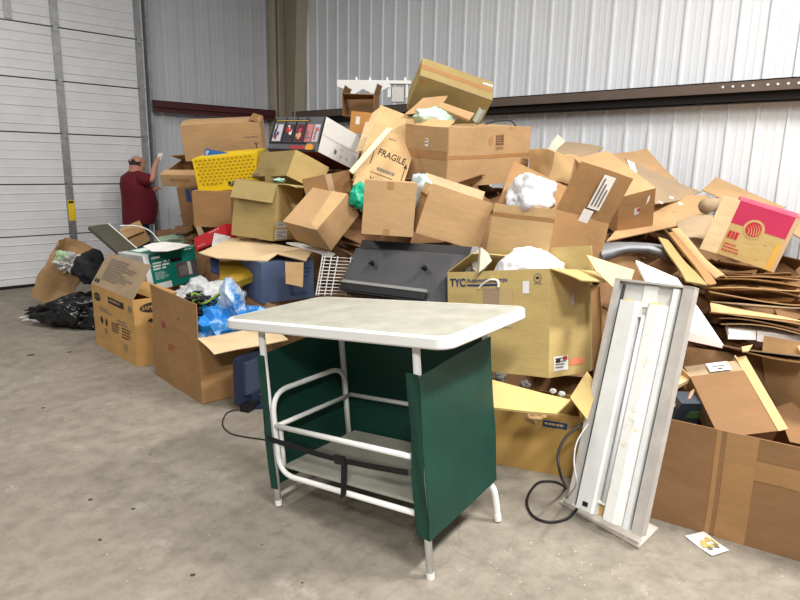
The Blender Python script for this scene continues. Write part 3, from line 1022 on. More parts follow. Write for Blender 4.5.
for k in range(4):
    b.patch('F', 0.50 + k * 0.065, 0.12, 0.55 + k * 0.065, 0.26, PRINT if k != 0 else mat('dark_green_print', (20, 70, 60)))
b.lines('F', 0.15, 0.16, 0.40, 0.2, 1, YB, 3)
b = Carton('traycarton', 'shallow_tray_carton', 'shallow kraft tray carton jutting out left of the yellow box', KRAFT, open_top=True, flaps={'K': (-62, 0.26, 0, 0.05, KRAFT), 'F': (-80, 0.1)})
b.lines('F', 0.25, 0.35, 0.75, 0.7, 1, KRAFT3, 2, 0.7, 5)
Carton('under1', 'carton', 'plain brown carton directly under the yellow box', KRAFT3, pose=pose_at(220, 224, 6.0, (0.36, 0.35, 0.33), -4, 4, 0))
b = Carton('under2', 'carton', 'brown carton with blue print under the shallow tray carton', BROWN)
b.patch('F', 0.35, 0.62, 0.55, 0.95, BLUEP)
b.patch('F', 0.62, 0.62, 0.92, 0.95, BLUEP)

# --- tan boxes
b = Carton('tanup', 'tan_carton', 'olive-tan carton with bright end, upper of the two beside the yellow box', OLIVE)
b.patch('R', 0, 0, 1, 1, TAN, 'side_tone', off=0.001)  # right end and top painted paler, light put into the colour
b.patch('T', 0, 0, 1, 1, TAN, 'top_lit_tone', off=0.001)
b.patch('F', 0.0, 0.0, 0.35, 0.12, PRINTG)
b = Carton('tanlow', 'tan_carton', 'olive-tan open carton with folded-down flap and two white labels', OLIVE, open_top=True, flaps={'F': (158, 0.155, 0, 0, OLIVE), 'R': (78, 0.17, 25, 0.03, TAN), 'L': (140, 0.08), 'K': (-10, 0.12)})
b.patch('R', 0, 0, 1, 1, TAN, 'side_tone', off=0.001)  # right side painted paler than the front, light put into the colour
b.label('R', 0.08, 0.03, 0.52, 0.20, 5, seed=2)
b.label('R', 0.10, 0.24, 0.46, 0.34, 3, seed=3)
OLI = b

# --- tilted kraft boxes in the middle
b = Carton('brownB', 'kraft_carton', 'tilted kraft carton resting on its edge beside the tan cartons', KRAFT, warp=0.012)
b.patch('T', 0.35, 0.15, 1.0, 1.0, KRAFT2, 'tape', corners=[(0.75, 0.1), (1.0, 0.0), (1.0, 1.0), (0.55, 1.0)])
b = Carton('smallC', 'small_carton', 'small taped kraft carton behind the tilted one', KRAFT3, pose=pose_at(330, 195, 4.9, (0.345, 0.15, 0.16), 0, 0, -13))
b.patch('F', 0.52, 0, 0.66, 1, TAPEC, 'tape')

# --- box printed with toy pictures
GREYP = mat('grey_toy_print', (100, 102, 106), rough=0.35, var=0.15, vscale=8)
b = Carton('magD', 'toy_carton', 'grey toy carton with rows of pictures and a white end', WHITE, warp=0.004)
b.patch('F', 0, 0, 1, 1, GREYP, off=0.001)
b.patch('T', 0, 0, 1, 1, GREYP, off=0.001)
b.patch('B', 0, 0, 1, 1, mat('dark_red_card', (96, 22, 24), rough=0.5), off=0.001)
b.patch('T', 0.25, 0.1, 0.62, 0.8, REDP, off=0.002)
b.disc('T', 0.78, 0.45, 0.06, 0.1, mat('yellow_badge', (226, 190, 60)))
for a0, a1 in ((0.0, 0.03), (0.235, 0.27), (0.45, 0.485), (0.655, 0.68), (0.97, 1.0)):
    b.patch('F', a0, 0.22, a1, 0.98, BLACKP, off=0.0025)
b.patch('F', 0, 0.86, 0.72, 0.92, BLACKP, off=0.0025)
b.patch('F', 0.05, 0.88, 0.7, 0.9, mat('gold_print', (206, 170, 80)), off=0.003)
b.patch('F', 0, 0.20, 0.75, 0.26, BLACKP, off=0.0025)
b.patch('F', 0, 0.0, 0.95, 0.05, BLACKP, off=0.0025)
cols = [((150, 60, 66), (70, 76, 110), (205, 200, 205)), ((196, 30, 40), (236, 232, 232), (60, 50, 60)), ((200, 60, 80), (214, 160, 120), (90, 40, 50)), ((176, 150, 160), (120, 100, 110), (210, 120, 120)), ((150, 150, 158), (190, 100, 105), (190, 190, 196))]
rnd = random.Random(8)
for k, (a0, cs) in enumerate(zip((0.05, 0.28, 0.5, 0.70, 0.83), cols)):
    b.patch('F', a0, 0.28, a0 + (0.165 if k < 3 else 0.11), 0.78, mat('toy_back_%d' % k, cs[2], rough=0.4), off=0.0025)
    for j in range(7):
        w_ = 0.16 if k < 3 else 0.1
        x, y = a0 + rnd.uniform(0.005, w_ * 0.6), rnd.uniform(0.29, 0.66)
        b.patch('F', x, y, x + w_ * rnd.uniform(0.2, 0.4), y + rnd.uniform(0.05, 0.16), mat('toy_a_%d' % k, cs[0], rough=0.4) if j % 2 else mat('toy_b_%d' % k, cs[1], rough=0.4), 'picture_print', off=0.003 + 0.0002 * j, n=2)
b.patch('F', 0.45, 0.06, 0.72, 0.16, REDP, off=0.003)
b.disc('F', 0.82, 0.12, 0.05, 0.03, mat('orange_badge', (224, 150, 60)))
b.patch('R', 0.02, 0.48, 1, 0.50, PAPERG, off=0.002)
b.disc('R', 0.40, 0.22, 0.018, 0.022, PRINTG)
b.disc('R', 0.72, 0.18, 0.016, 0.016, PAPERG)
b.disc('R', 0.56, 0.16, 0.016, 0.016, PAPERG)
b.lines('R', 0.5, 0.34, 0.6, 0.36, 1, PRINTG, 2)
b.patch('K', 0, 0, 1, 1, mat('orange_card', (222, 160, 60)), off=0.001)

# --- carton marked fragile
b = Carton('fragE', 'fragile_carton', 'kraft carton marked FRAGILE with an arrow, left of the long taped box', KRAFT2, warp=0.008)
b.text('F', 0.60, 0.42, 0.085, 'FRAGILE', PRINT, rot=-0.08, sx=0.72, bold=0.01)
def arrow(a, y0, y1):
    b.patch('F', a - 0.008, y0, a + 0.008, y1 - 0.05, PRINT)
    b.patch('F', 0, 0, 0, 0, PRINT, corners=[(a - 0.04, y1 - 0.06), (a + 0.04, y1 - 0.06), (a, y1), (a, y1)])
arrow(0.22, 0.24, 0.52)
arrow(0.93, 0.12, 0.40)
b.lines('F', 0.42, 0.60, 0.66, 0.63, 1, PRINTG, 4)
b.lines('F', 0.38, 0.21, 0.80, 0.25, 1, PRINTG, 6, 0.9, 7)
b.text('F', 0.28, 0.09, 0.06, 'P/N', PRINT, rot=-0.05, sx=0.8)
b.text('F', 0.58, 0.10, 0.06, 'D:', PRINT, rot=-0.05, sx=0.8)
b.patch('F', 0.15, 0.165, 0.75, 0.172, PRINT)

# --- long taped box
b = Carton('bigF', 'long_taped_carton', 'long kraft carton with a taped seam, topmost large box in the middle', KRAFT, warp=0.007)
b.patch('R', 0, 0.47, 1, 0.53, TAPE, 'tape')
b.patch('F', 0, 0.46, 1, 0.60, TAPE, 'tape')
b.patch('F', 0.25, 0.08, 0.9, 0.14, TAPE, 'tape')
b.label('F', 0.50, 0.66, 0.58, 0.80, 2, seed=5)
b.patch('R', 0.56, 0.68, 0.66, 0.86, mat('brown_stamp', (118, 80, 56)))
b.lines('R', 0.57, 0.69, 0.65, 0.85, 4, KRAFT, 3, 0.25, 3, off=0.0034)
b.disc('R', 0.50, 0.76, 0.028, 0.035, mat('faint_stamp', (176, 130, 88)))
b.lines('R', 0.56, 0.60, 0.67, 0.65, 2, mat('brown_stamp', (118, 80, 56)), 5)
b.patch('R', 0.0, 0.0, 0.015, 1, KRAFT3, 'crease', off=0.0015)
b.flap('F', -60, 0.1, 0, 0.05, KRAFT2)

b = Carton('G1', 'kraft_carton', 'square kraft carton resting on the black television', KRAFT, warp=0.004, pose=pose_at(387, 233, 4.12, (0.325, 0.30, 0.335), 2, 0, 3))
b.patch('F', 0.44, 0.86, 0.56, 1.0, TAPE, 'tape')
b.patch('F', 0.42, 0.0, 0.54, 0.12, TAPE, 'tape')
b = Carton('G2', 'kraft_carton', 'tilted open kraft carton between the square one and the bag-filled box', KRAFT, open_top=True, warp=0.006, flaps={'L': (170, 0.07, 0, 0, KRAFT2), 'K': (20, 0.06, 0, 0, PALE)})

# --- box with a white bag inside
b = Carton('bagI', 'open_carton', 'kraft carton with tall flaps and a crumpled white bag inside', KRAFT2, open_top=True, warp=0.008, flaps={'R': (20, 0.30, 0, 0, KRAFT3), 'F': (-120, 0.1)})
V, F = slab_patch([b.root.matrix_basis.inverted() @ p for p in (at(498, 203, 4.0), at(563, 214, 4.0), at(567, 187, 4.08), at(514, 161, 4.12))], 0.006, 4, 4)
obj('flap', V, F, KRAFT3, b.root)
BAGI = b
b.patch('R', 0, 0, 1, 1, KRAFT3, 'side_tone', off=0.001)
b.patch('F', 0.0, 0.80, 1, 0.86, TAPE, 'tape')
p = flap_patch(b, 'R', 20, 0.44, 0.66, 0.06, 0.27, PAPER, 'shipping_label')
for k in range(3):
    flap_patch(b, 'R', 20, 0.47 + 0.06 * k, 0.50 + 0.06 * k, 0.08, 0.25 - 0.03 * k, PRINTG, 'label_print', off=0.007)
flap_patch(b, 'R', 20, 0.40, 0.58, -0.05, 0.05, PAPER, 'shipping_label', off=0.006)

# --- automotive lamp box
b = Carton('tyc', 'lamp_carton', 'tan carton printed TYC with open flaps behind the table', TAN, open_top=True, warp=0.006, flaps={'R': (104, 0.19, 8, 0.0, TAN), 'K': (-5, 0.14), 'L': (-60, 0.2), 'F': (-170, 0.1)})
TYCB = b
b.text('F', 0.115, 0.885, 0.062, 'TYC', BLUEP, sx=0.9, bold=0.035)
b.text('F', 0.215, 0.91, 0.034, 'Automotive Lamps', BLUEP, align='LEFT', bold=0.015)
b.patch('F', 0.215, 0.853, 0.53, 0.872, BLUEP)
b.patch('F', 0.20, 0.845, 0.204, 0.935, BLUEP)
b.disc('F', 0.895, 0.915, 0.024, 0.024, PRINTG)
b.disc('F', 0.895, 0.915, 0.019, 0.019, TAN, off=0.003)
b.patch('F', 0.88, 0.905, 0.91, 0.928, PRINT, off=0.0036)
b.lines('F', 0.86, 0.85, 0.94, 0.868, 1, PRINTG, 2)
b.patch('F', 0.76, 0.775, 0.82, 0.89, PAPER, 'white_tag', off=0.004)
b.patch('F', 0.38, 0.45, 0.545, 0.83, GREYC, 'torn_label', off=0.003)
b.patch('F', 0.54, 0.45, 0.66, 0.82, mat('plastic_pouch', (196, 168, 120), rough=0.2), 'document_pouch', off=0.004)
MB().tube(smooth_path([b.pt('F', 0.345, 0.83, 0.008), b.pt('F', 0.38, 0.87, 0.012), b.pt('F', 0.46, 0.915, 0.012), b.pt('F', 0.53, 0.90, 0.01), b.pt('F', 0.535, 0.84, 0.008)], 5), 0.006, 6).build('torn_film', PAPER, b.root)
b.label('R', 0.10, 0.055, 0.42, 0.19, 4, seed=6)
b.patch('R', 0.14, 0.13, 0.24, 0.17, PRINT, 'label_print', off=0.004)
b.patch('R', 0.30, 0.15, 0.40, 0.185, REDP, 'label_print', off=0.004)
b.patch('R', 0.47, 0.09, 0.80, 0.155, mat('orange_sticker', (232, 140, 104), rough=0.6), 'orange_sticker')
b.disc('R', 0.50, 0.72, 0.02, 0.03, PAPERG, 'torn_spot')
b.patch('R', 0.32, 0.74, 0.72, 0.92, TAPEC, 'tape', off=0.002)

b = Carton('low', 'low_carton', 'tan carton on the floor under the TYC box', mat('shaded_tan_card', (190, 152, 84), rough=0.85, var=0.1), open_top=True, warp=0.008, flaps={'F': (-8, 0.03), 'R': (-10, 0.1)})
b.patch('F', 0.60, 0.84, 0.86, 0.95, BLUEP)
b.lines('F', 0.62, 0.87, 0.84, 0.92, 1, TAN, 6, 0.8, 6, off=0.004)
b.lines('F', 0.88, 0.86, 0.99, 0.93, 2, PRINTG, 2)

# --- right hand boxes
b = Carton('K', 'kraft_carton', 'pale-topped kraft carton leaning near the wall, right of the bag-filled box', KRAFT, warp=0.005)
b.patch('F', 0, 0, 1, 1, KRAFT3, 'end_shade_tone', off=0.001)  # end painted darker than the lit top, shade put into the colour
b.patch('F', 0.44, 0.42, 0.58, 0.60, PAPERG, 'sticker')
b.patch('F', 0.52, 0.50, 0.60, 0.58, REDP, 'sticker_print', off=0.004)
b.patch('F', 0.78, 0.66, 0.86, 0.84, PAPER, 'torn_spot', corners=[(0.76, 0.62), (0.84, 0.72), (0.86, 0.86), (0.80, 0.82)])
b.patch('T', 0.06, 0.10, 0.12, 0.26, PRINT)

PINK = mat('pink_print', (192, 50, 88), rough=0.45, var=0.06)
b = Carton('pinkL', 'telephone_carton', 'pale yellow carton with pink top and striped globe emblem', TAN, warp=0.004)
b.patch('F', 0, 0.60, 1, 1, PINK, off=0.001)
b.patch('T', 0, 0, 1, 1, PINK, off=0.001)
b.disc('F', 0.40, 0.60, 0.062, 0.062, TAN, off=0.002)
REDG = mat('globe_red', (186, 40, 60), rough=0.5)
b.disc('F', 0.40, 0.60, 0.048, 0.048, REDG, off=0.003)
for k in range(6):
    y = -0.036 + k * 0.0145
    wx = math.sqrt(max(0.0, 0.046 ** 2 - y * y))
    pts = []
    rot = -1.15
    V = []
    n = 8
    for i in range(n + 1):
        x = -wx * 0.75 + (1.65 * wx) * i / n
        th = 0.0032 * (0.25 + 0.75 * i / n)
        for s_ in (-1, 1):
            yy = y + 0.010 * math.sin(i / n * PI) + s_ * th
            X, Y = x * math.cos(rot) - yy * math.sin(rot), x * math.sin(rot) + yy * math.cos(rot)
            V.append(b.pt('F', 0.40 + X / b.W, 0.60 + Y / b.H, 0.004))
    obj('globe_stripe', V, [(2 * i, 2 * i + 2, 2 * i + 3, 2 * i + 1) for i in range(n)], TAN, b.root)
b.lines('F', 0.04, 0.32, 0.30, 0.47, 1, REDG, 3, 0.9, 4)
b.lines('F', 0.05, 0.06, 0.34, 0.24, 3, REDG, 4, 0.45, 6)
b.patch('F', 0.84, 0.0, 1.0, 0.5, mat('yellow_tape', (214, 170, 80), rough=0.3), 'tape', off=0.002)
b.patch('F', 0.93, 0, 1.0, 1, TAPEC, 'tape', off=0.0026)
b.patch('R', 0, 0, 1, 1, mat('dusty_pink_card', (176, 140, 120), rough=0.5), 'side_tone', off=0.001)
b.lines('F', 0.66, 0.38, 0.72, 0.40, 1, REDG, 9)
b.lines('F', 0.62, 0.10, 0.68, 0.12, 1, REDG, 9)
V, F = slab_patch([(-b.W / 2, -b.D / 2, 0.0), (-b.W / 2 - 0.105, -b.D / 2 - 0.02, 0.0), (-b.W / 2 - 0.105, -b.D / 2 - 0.02, b.H), (-b.W / 2, -b.D / 2, b.H)], 0.006, 4, 6)
obj('flap', V, F, card('lit_pale_cardboard', (236, 210, 166)), b.root)  # flap turned to the lamps, its light put into a paler card colour

b = Carton('bigM', 'long_floor_carton', 'large brown open carton on the floor at the right', BROWN, open_top=True, warp=0.006, n=8, flaps={'F': (-176, 0.05), 'K': (15, 0.2), 'R': (60, 0.2)})
BIGM = b
b.patch('F', 0.30, 0, 0.32, 1, KRAFT3, 'crease', off=0.002)
b.patch('F', 0.34, 0.0, 0.46, 1, KRAFT3, 'tape', off=0.002)
b.patch('F', 0.46, 0.62, 1.0, 0.80, KRAFT3, 'tape', off=0.0024)
b = Carton('tallN', 'narrow_carton', 'narrow brown carton with white label standing tilted in the large floor carton', BROWN, open_top=True, warp=0.004, flaps={'F': (-8, 0.065, 0, 0, GREYC), 'R': (0, 0.09, 0, 0.0, KRAFT2), 'L': (25, 0.06, 0, 0, KRAFT2), 'K': (-5, 0.08)})
b.patch('R', 0, 0, 1, 1, KRAFT2, 'side_tone', off=0.001)
V, F = slab_patch([(b.W / 2, -b.D / 2, 0), (b.W / 2 + 0.04, -b.D / 2 - 0.008, 0), (b.W / 2 + 0.04, -b.D / 2 - 0.008, b.H + 0.075), (b.W / 2, -b.D / 2, b.H + 0.075)], 0.005, 2, 6)
obj('side_flap', V, F, KRAFT2, b.root)
p = flap_patch(b, 'F', -8, 0.38, 0.78, 0.005, 0.058, PAPER)
flap_patch(b, 'F', -8, 0.46, 0.70, 0.030, 0.038, PRINTG, 'label_print', off=0.007)
flap_patch(b, 'F', -8, 0.54, 0.62, 0.014, 0.022, PRINT, 'label_print', off=0.007)
b = Carton('boxO', 'kraft_carton', 'kraft carton at the right edge behind the narrow one', KRAFT, open_top=True, warp=0.012, flaps={'F': (-20, 0.1), 'R': (-30, 0.1)})

# --- olive carton on the very top, and smaller boxes up there
b = Carton('oliveQ', 'olive_carton', 'olive-brown carton tipped on the very top of the pile', OLIVE, warp=0.006)
b.patch('T', 0, 0.40, 1, 0.62, TAPE, 'tape', off=0.002)
b.patch('T', 0.0, 0.0, 1.0, 0.06, GREYC, 'crease', off=0.0018)
b.patch('T', 0.86, 0.72, 1.0, 0.8, PAPER, 'torn_spot', off=0.003)
b.disc('F', 0.05, 0.88, 0.012, 0.012, mat('orange_mark', (190, 110, 40)))
b = Carton('x1', 'broken_carton', 'broken open carton below the white shelf rail', BROWN, open_top=True, warp=0.012, no_faces='F', pose=pose_at(361, 117, 6.1, (0.30, 0.28, 0.20), -8), flaps={'R': (20, 0.1), 'L': (-20, 0.08)})
b.flap('F', -100, 0.16)
b = Carton('x2', 'small_carton', 'small orange-tan carton with white sticker left of the FRAGILE box', mat('orange_card_box', (206, 148, 82), rough=0.8, var=0.08), pose=pose_at(362, 134, 5.7, (0.18, 0.16, 0.19), -22, 0, 6))
b.patch('F', 0.30, 0.42, 0.52, 0.78, PAPER, 'sticker')
Carton('x3', 'crumpled_carton', 'crushed kraft carton between the long taped box and the wall', KRAFT2, warp=0.035, wfreq=6, pose=pose_at(552, 181, 5.1, (0.30, 0.30, 0.22), 25, 5, 5), n=10)
Carton('x4', 'small_carton', 'small torn kraft carton behind the leaning dark panel', KRAFT, warp=0.02, open_top=True, pose=pose_at(140, 243, 6.5, (0.22, 0.14, 0.10), 20, 10, -28), flaps={'F': (60, 0.08), 'K': (20, 0.1)})
b = Carton('x5', 'blue_box', 'small blue box resting on the yellow carton', mat('blue_card', (28, 92, 168), rough=0.5), warp=0.002, pose=pose_at(217, 160, 5.95, (0.22, 0.12, 0.085), 8, 0, 10))
b.lines('F', 0.05, 0.3, 0.18, 0.8, 3, WPRINT, 2)
REDB = mat('red_card', (214, 34, 46), rough=0.45, var=0.05)
b = Carton('red', 'red_box', 'flat red box with white lettering tilted above the torn cardboard', REDB, warp=0.003)
b.lines('F', 0.08, 0.16, 0.34, 0.24, 1, WPRINT, 2)
b.lines('F', 0.5, 0.74, 0.95, 0.92, 1, mat('pale_red_print', (235, 150, 150)), 3, 0.7, 5)
SLATE = mat('slate_blue_card', (84, 100, 132), rough=0.5, var=0.14, vscale=5)
b = Carton('slate', 'slate_blue_carton', 'slate-blue printed carton under the torn cardboard by the wire rack', SLATE, warp=0.004)
b.lines('F', 0.80, 0.50, 0.95, 0.80, 3, BLUEP, 2)
b.lines('F', 0.55, 0.08, 0.95, 0.18, 2, BLUEP, 3)
b.patch('R', 0, 0, 1, 1, mat('blue_white_card', (190, 200, 214), rough=0.5), 'side_tone', off=0.001)
b.patch('R', 0.25, 0.3, 0.75, 1.0, mat('royal_blue_print', (40, 84, 170)), off=0.002)

# --- crumpled brown carton tipped over at the far left
b = Carton('paperbag', 'crumpled_carton', 'crumpled brown carton tipped over by the roll-up door, full of paper', KRAFT, open_top=True, warp=0.05, wfreq=4.5, n=12, flaps={'K': (5, 0.06), 'L': (10, 0.05)})
PBAG = b

# ================================================================== TELEVISION lying face-back in the pile
loc, eul, (tw_, td_, th_) = POSES['tv']
tv = thing('television', 'black flat television lying face down under the kraft cartons', 'television', loc, eul)
MB().box(-tw_ / 2, tw_ / 2, td_ * 0.35, td_, 0, th_).build('screen_frame', BLACKP, tv)
MB().box(tw_ / 2, tw_ / 2 + 0.035, td_ * 0.25, td_, 0.1, th_).build('side_trim', mat('silver_grey_trim', (150, 148, 144), rough=0.5), tv)
xa, xb = -tw_ / 2 + 0.015, tw_ / 2 - 0.03
V = [(xa, td_ * 0.4, 0.02), (xb, td_ * 0.4, 0.02), (xb, td_ * 0.4, th_ - 0.05), (xa, td_ * 0.4, th_ - 0.05),
     (xa + 0.03, -0.07, -0.02), (xb - 0.08, -0.07, -0.02), (xb - 0.03, -0.02, th_ - 0.085), (xa + 0.01, -0.02, th_ - 0.085)]
obj('back_shell', V, [(0, 1, 2, 3), (4, 7, 6, 5), (0, 4, 5, 1), (1, 5, 6, 2), (2, 6, 7, 3), (3, 7, 4, 0)], CHAR, tv)
MB().hexa([(xa + 0.05, -0.085, 0.035), (xb - 0.12, -0.085, 0.035), (xb - 0.12, -0.06, 0.035), (xa + 0.05, -0.06, 0.035), (xa + 0.05, -0.078, 0.055), (xb - 0.12, -0.078, 0.055), (xb - 0.12, -0.05, 0.055), (xa + 0.05, -0.05, 0.055)]).build('vent_ledge', mat('pale_grey_plastic', (128, 127, 124), rough=0.5), tv)
MB().box(xa + 0.05, xb - 0.11, -0.082, -0.06, -0.01, 0.035).build('vent_slot', BLACKP, tv)
for x in (-0.20, 0.22):
    kn = MB().tube([(x, -0.05, 0.19), (x, -0.085, 0.19)], 0.016, 12).build('mount_stud', BLACKP, tv)
    MB().tube([(x, -0.085, 0.192), (x, -0.09, 0.192)], 0.012, 12).build('stud_cap', CHAR, kn)

# ================================================================== WIRE RACK
loc, eul, (rw_, rd_, rh_) = POSES['rack']
rk = thing('wire_rack', 'white coated wire rack standing between the blue carton and the television', 'wire rack', loc, eul)
for k in range(12):
    z = 0.01 + (rh_ - 0.02) * k / 11
    MB().tube([(-rw_ / 2, 0, z), (rw_ / 2 - 0.015, 0, z)], 0.0022, 6).build('cross_wire', WHITE, rk)
for x in (-0.5, -0.44, -0.28, -0.12, 0.20, 0.30, 0.40, 0.5):
    MB().tube([(x * rw_ + (0.02 if x > 0.15 else 0), -0.004, 0), (x * rw_ * (1.0 if x < 0.15 else 1.08), -0.004, rh_)], 0.0036, 6).build('upright_wire', WHITE, rk)

# ================================================================== SMALL MONITOR on the floor behind the table
loc, eul, (nw, nd, nh) = POSES['navy']
NAVY = mat('navy_plastic', (38, 48, 72), rough=0.45, var=0.1)
lz = max(loc[2], 0.045)
mon = thing('small_monitor', 'small navy-blue flat monitor standing on the floor behind the table', 'monitor', (loc[0] + 0.02, loc[1] - 0.03, 0.0), (0, 0, eul[2]))
MB().box(-nw / 2, nw / 2, 0, nd, lz, lz + nh).build('screen_case', NAVY, mon)
MB().box(-nw / 2 + 0.05, nw / 2 - 0.06, -0.022, 0, lz + 0.05, lz + nh - 0.04).build('back_cover', mat('slate_plastic', (64, 74, 96), rough=0.45, var=0.1), mon)
MB().box(-0.04, 0.04, -0.03, 0.04, 0.02, lz + 0.05).build('stand_neck', NAVY, mon)
V, F = [], []
mb = MB().tube([(0.04, -0.03, 0.0), (0.04, -0.03, 0.018)], 0.11, 24)
mb.build('stand_base', NAVY, mon)
MB().box(-nw / 2 + 0.0, -nw / 2 + 0.13, -0.07, 0.0, 0.0, 0.04).build('power_brick', BLACKP, mon)
cable('monitor_cable', 'thin black cable trailing from the small monitor on the floor', [on_floor(238, 409, 0.01), on_floor(227, 413, 0.005), on_floor(222.5, 424, 0.005), on_floor(230, 433, 0.005), on_floor(246, 437, 0.005), on_floor(266, 440, 0.005), on_floor(282, 446, 0.005)], 0.004, RUBBER)

# ================================================================== LEFT CLUTTER
loc, eul, (pw, pd, ph) = POSES['panel']
pn = thing('flat_panel', 'dark flat panel with a white edge leaning behind the green carton', 'panel', loc, eul)
MB().box(-pw / 2, pw / 2, 0, pd, 0, ph).build('board', mat('dark_olive_board', (86, 84, 72), rough=0.5, var=0.15), pn)
MB().box(pw / 2, pw / 2 + 0.012, -0.004, pd + 0.004, 0, ph).build('edge_strip', WHITE, pn)
blob('white_paper_wad', 'crumpled white paper and packing in the tipped brown carton', 'paper', at(70, 262, 6.5), (0.13, 0.10, 0.09), PAPERG, 3, 0.35, 3.0, flat=True, fine=0.22)
blob('green_paper_wad', 'pale green crumpled tissue on the white paper in the tipped carton', 'paper', at(63, 256, 6.45), (0.07, 0.06, 0.05), mat('pale_green_tissue', (168, 196, 160)), 5, 0.3, flat=True)
blob('dark_cloth_bag', 'dark fabric bag wedged behind the monitor carton', 'bag', at(91, 268, 6.3), (0.16, 0.13, 0.15), mat('dark_fabric', (44, 44, 48), rough=0.9, var=0.2), 6, 0.3, 1.6, fine=0.1)
bm_p = on_floor(72, 326)
blob('black_bin_bag', 'glossy black bin bag slumped on the floor by the monitor carton', 'bag', (bm_p.x, bm_p.y + 0.05, 0.12), (0.42, 0.30, 0.26), BLACKBAG, 12, 0.2, 2.0, 5, eul=(0, 0, math.radians(-42)), fine=0.14, floor=0.0, taper=0.8)
for k, (x, y, s_) in enumerate(((30, 319, 0.07), (40, 320, 0.09), (50, 317, 0.06), (22, 317, 0.04))):
    p = on_floor(x, y, 0.006)
    q = [p + Vector((math.cos(a + k) * s_ * (1.3 if i % 2 else 0.8), math.sin(a + k) * s_, 0)) for i, a in enumerate((0, 1.2, 2.4, 3.6, 4.9))]
    poly_sheet('paper_scrap', ['torn white paper scrap on the floor beside the crumpled carton', 'longest white paper scrap on the floor under the crumpled carton', 'paper scrap closest to the black bin bag', 'leftmost tiny paper scrap near the door'][k], 'paper', q, PAPERG, 0.003, k, 0.006, 'paper scraps by the door')
poly_sheet('paper_leaflet', 'curved white paper lying on top of the green carton', 'paper', [at(143, 246, 5.55), at(152, 243, 5.75), at(164, 241.5, 5.8), at(180, 243, 5.75), at(190, 245, 5.62), at(180, 248.5, 5.5), at(167, 251, 5.42), at(152, 251, 5.44)], PAPER, 0.004, 2, 0.006)
cable('white_wire', 'white stiff wire arching behind the green carton', [at(120, 226, 6.3), at(136, 226, 6.4), at(150, 231, 6.4), at(160, 242, 6.3)], 0.007, WHITE)
blob('green_plastic_bag', 'pale green plastic bag behind the green carton', 'bag', at(176, 240, 6.6), (0.20, 0.12, 0.06), mat('pale_green_film', (150, 176, 146), rough=0.4), 8, 0.2)
for k, (q, m_, lb_) in enumerate((
        ([at(175, 226, 6.9), at(190, 224, 7.0), at(192, 238, 6.7), at(178, 236, 6.7)], BROWN, 'dark brown cardboard scrap beneath the printed brown carton'),
        ([at(194, 224, 6.3), at(198, 222, 6.3), at(205, 236, 6.1), at(199, 238, 6.1)], PALE, 'pale narrow cardboard strip sticking up beside the red box'),
        ([at(155, 232, 7.0), at(172, 229, 7.2), at(178, 240, 6.8), at(160, 243, 6.8)], INNER, 'brown cardboard flap in the shadow right of the man'))):
    sheet('cardboard_scrap', lb_, 'cardboard', q, m_, seed=k)
fr = [at(214.5, 234, 5.3), at(231, 237.5, 5.25), at(227, 250, 5.1), at(212, 247, 5.15)]
sheet('picture_frame', 'small white-edged grey frame beside the red box', 'frame', fr, PAPERG, 0.02, rough=0.0)
ins = [fr[0] * 0.7 + fr[2] * 0.3, fr[1] * 0.7 + fr[3] * 0.3, fr[2] * 0.7 + fr[0] * 0.3, fr[3] * 0.7 + fr[1] * 0.3]
sheet('picture_inset', '', '', [p + (CAM - p).normalized() * 0.015 - bpy.data.objects['picture_frame'].location for p in ins], GREYM, 0.004, rough=0, parent=bpy.data.objects['picture_frame'])

# bags in the big open carton
BW = mat('bubble_wrap', (206, 208, 208), rough=0.25, var=0.15, vscale=40, bump=0.5, bscale=60, spec=0.6)
blob('bubble_wrap', 'greyish bubble wrap heaped in the large open carton', 'packaging', BIGB.inside(-0.40, 0.12, 1.26), (0.17, 0.26, 0.15), BW, 4, 0.25, 2.2, 5, fine=0.12)
blob('bubble_wrap', 'second piece of bubble wrap behind the black cords', 'packaging', BIGB.inside(-0.1, 0.55, 1.3), (0.14, 0.14, 0.12), BW, 9, 0.25, 2.2, 4, fine=0.12)
BLUEB = mat('blue_plastic_bag', (40, 128, 205), rough=0.3, var=0.45, vscale=6, col2=(190, 214, 236), spec=0.6, ramp=(0.36, 0.48))
BLUEB2 = mat('blue_white_bag', (200, 218, 236), rough=0.3, var=0.4, vscale=5, col2=(52, 136, 210), spec=0.6, ramp=(0.44, 0.52))
blob('blue_plastic_bag', 'blue plastic bag at the front of the open carton', 'bag', BIGB.inside(0.62, -0.35, 0.95), (0.15, 0.15, 0.17), BLUEB, 21, 0.3, 1.8, 3, fine=0.16, flat=True, group='blue bags')
blob('blue_plastic_bag', 'blue and white plastic bag rising highest from the open carton', 'bag', BIGB.inside(0.55, 0.25, 1.25), (0.09, 0.12, 0.22), BLUEB2, 22, 0.3, 1.8, 3, eul=(0.2, -0.25, 0), fine=0.16, flat=True, group='blue bags')
blob('blue_plastic_bag', 'blue plastic bag spilling over the carton edge toward the table', 'bag', BIGB.inside(0.72, 0.72, 1.12), (0.15, 0.12, 0.08), BLUEB, 23, 0.3, 1.8, 3, eul=(0, 0.3, 0.3), fine=0.16, flat=True, group='blue bags')
blob('blue_plastic_bag', 'small bright blue bag beside the black cords', 'bag', BIGB.inside(0.3, -0.1, 1.2), (0.09, 0.09, 0.09), mat('bright_blue_film', (40, 150, 220), rough=0.3), 25, 0.3, fine=0.16, flat=True, sub=3, group='blue bags')
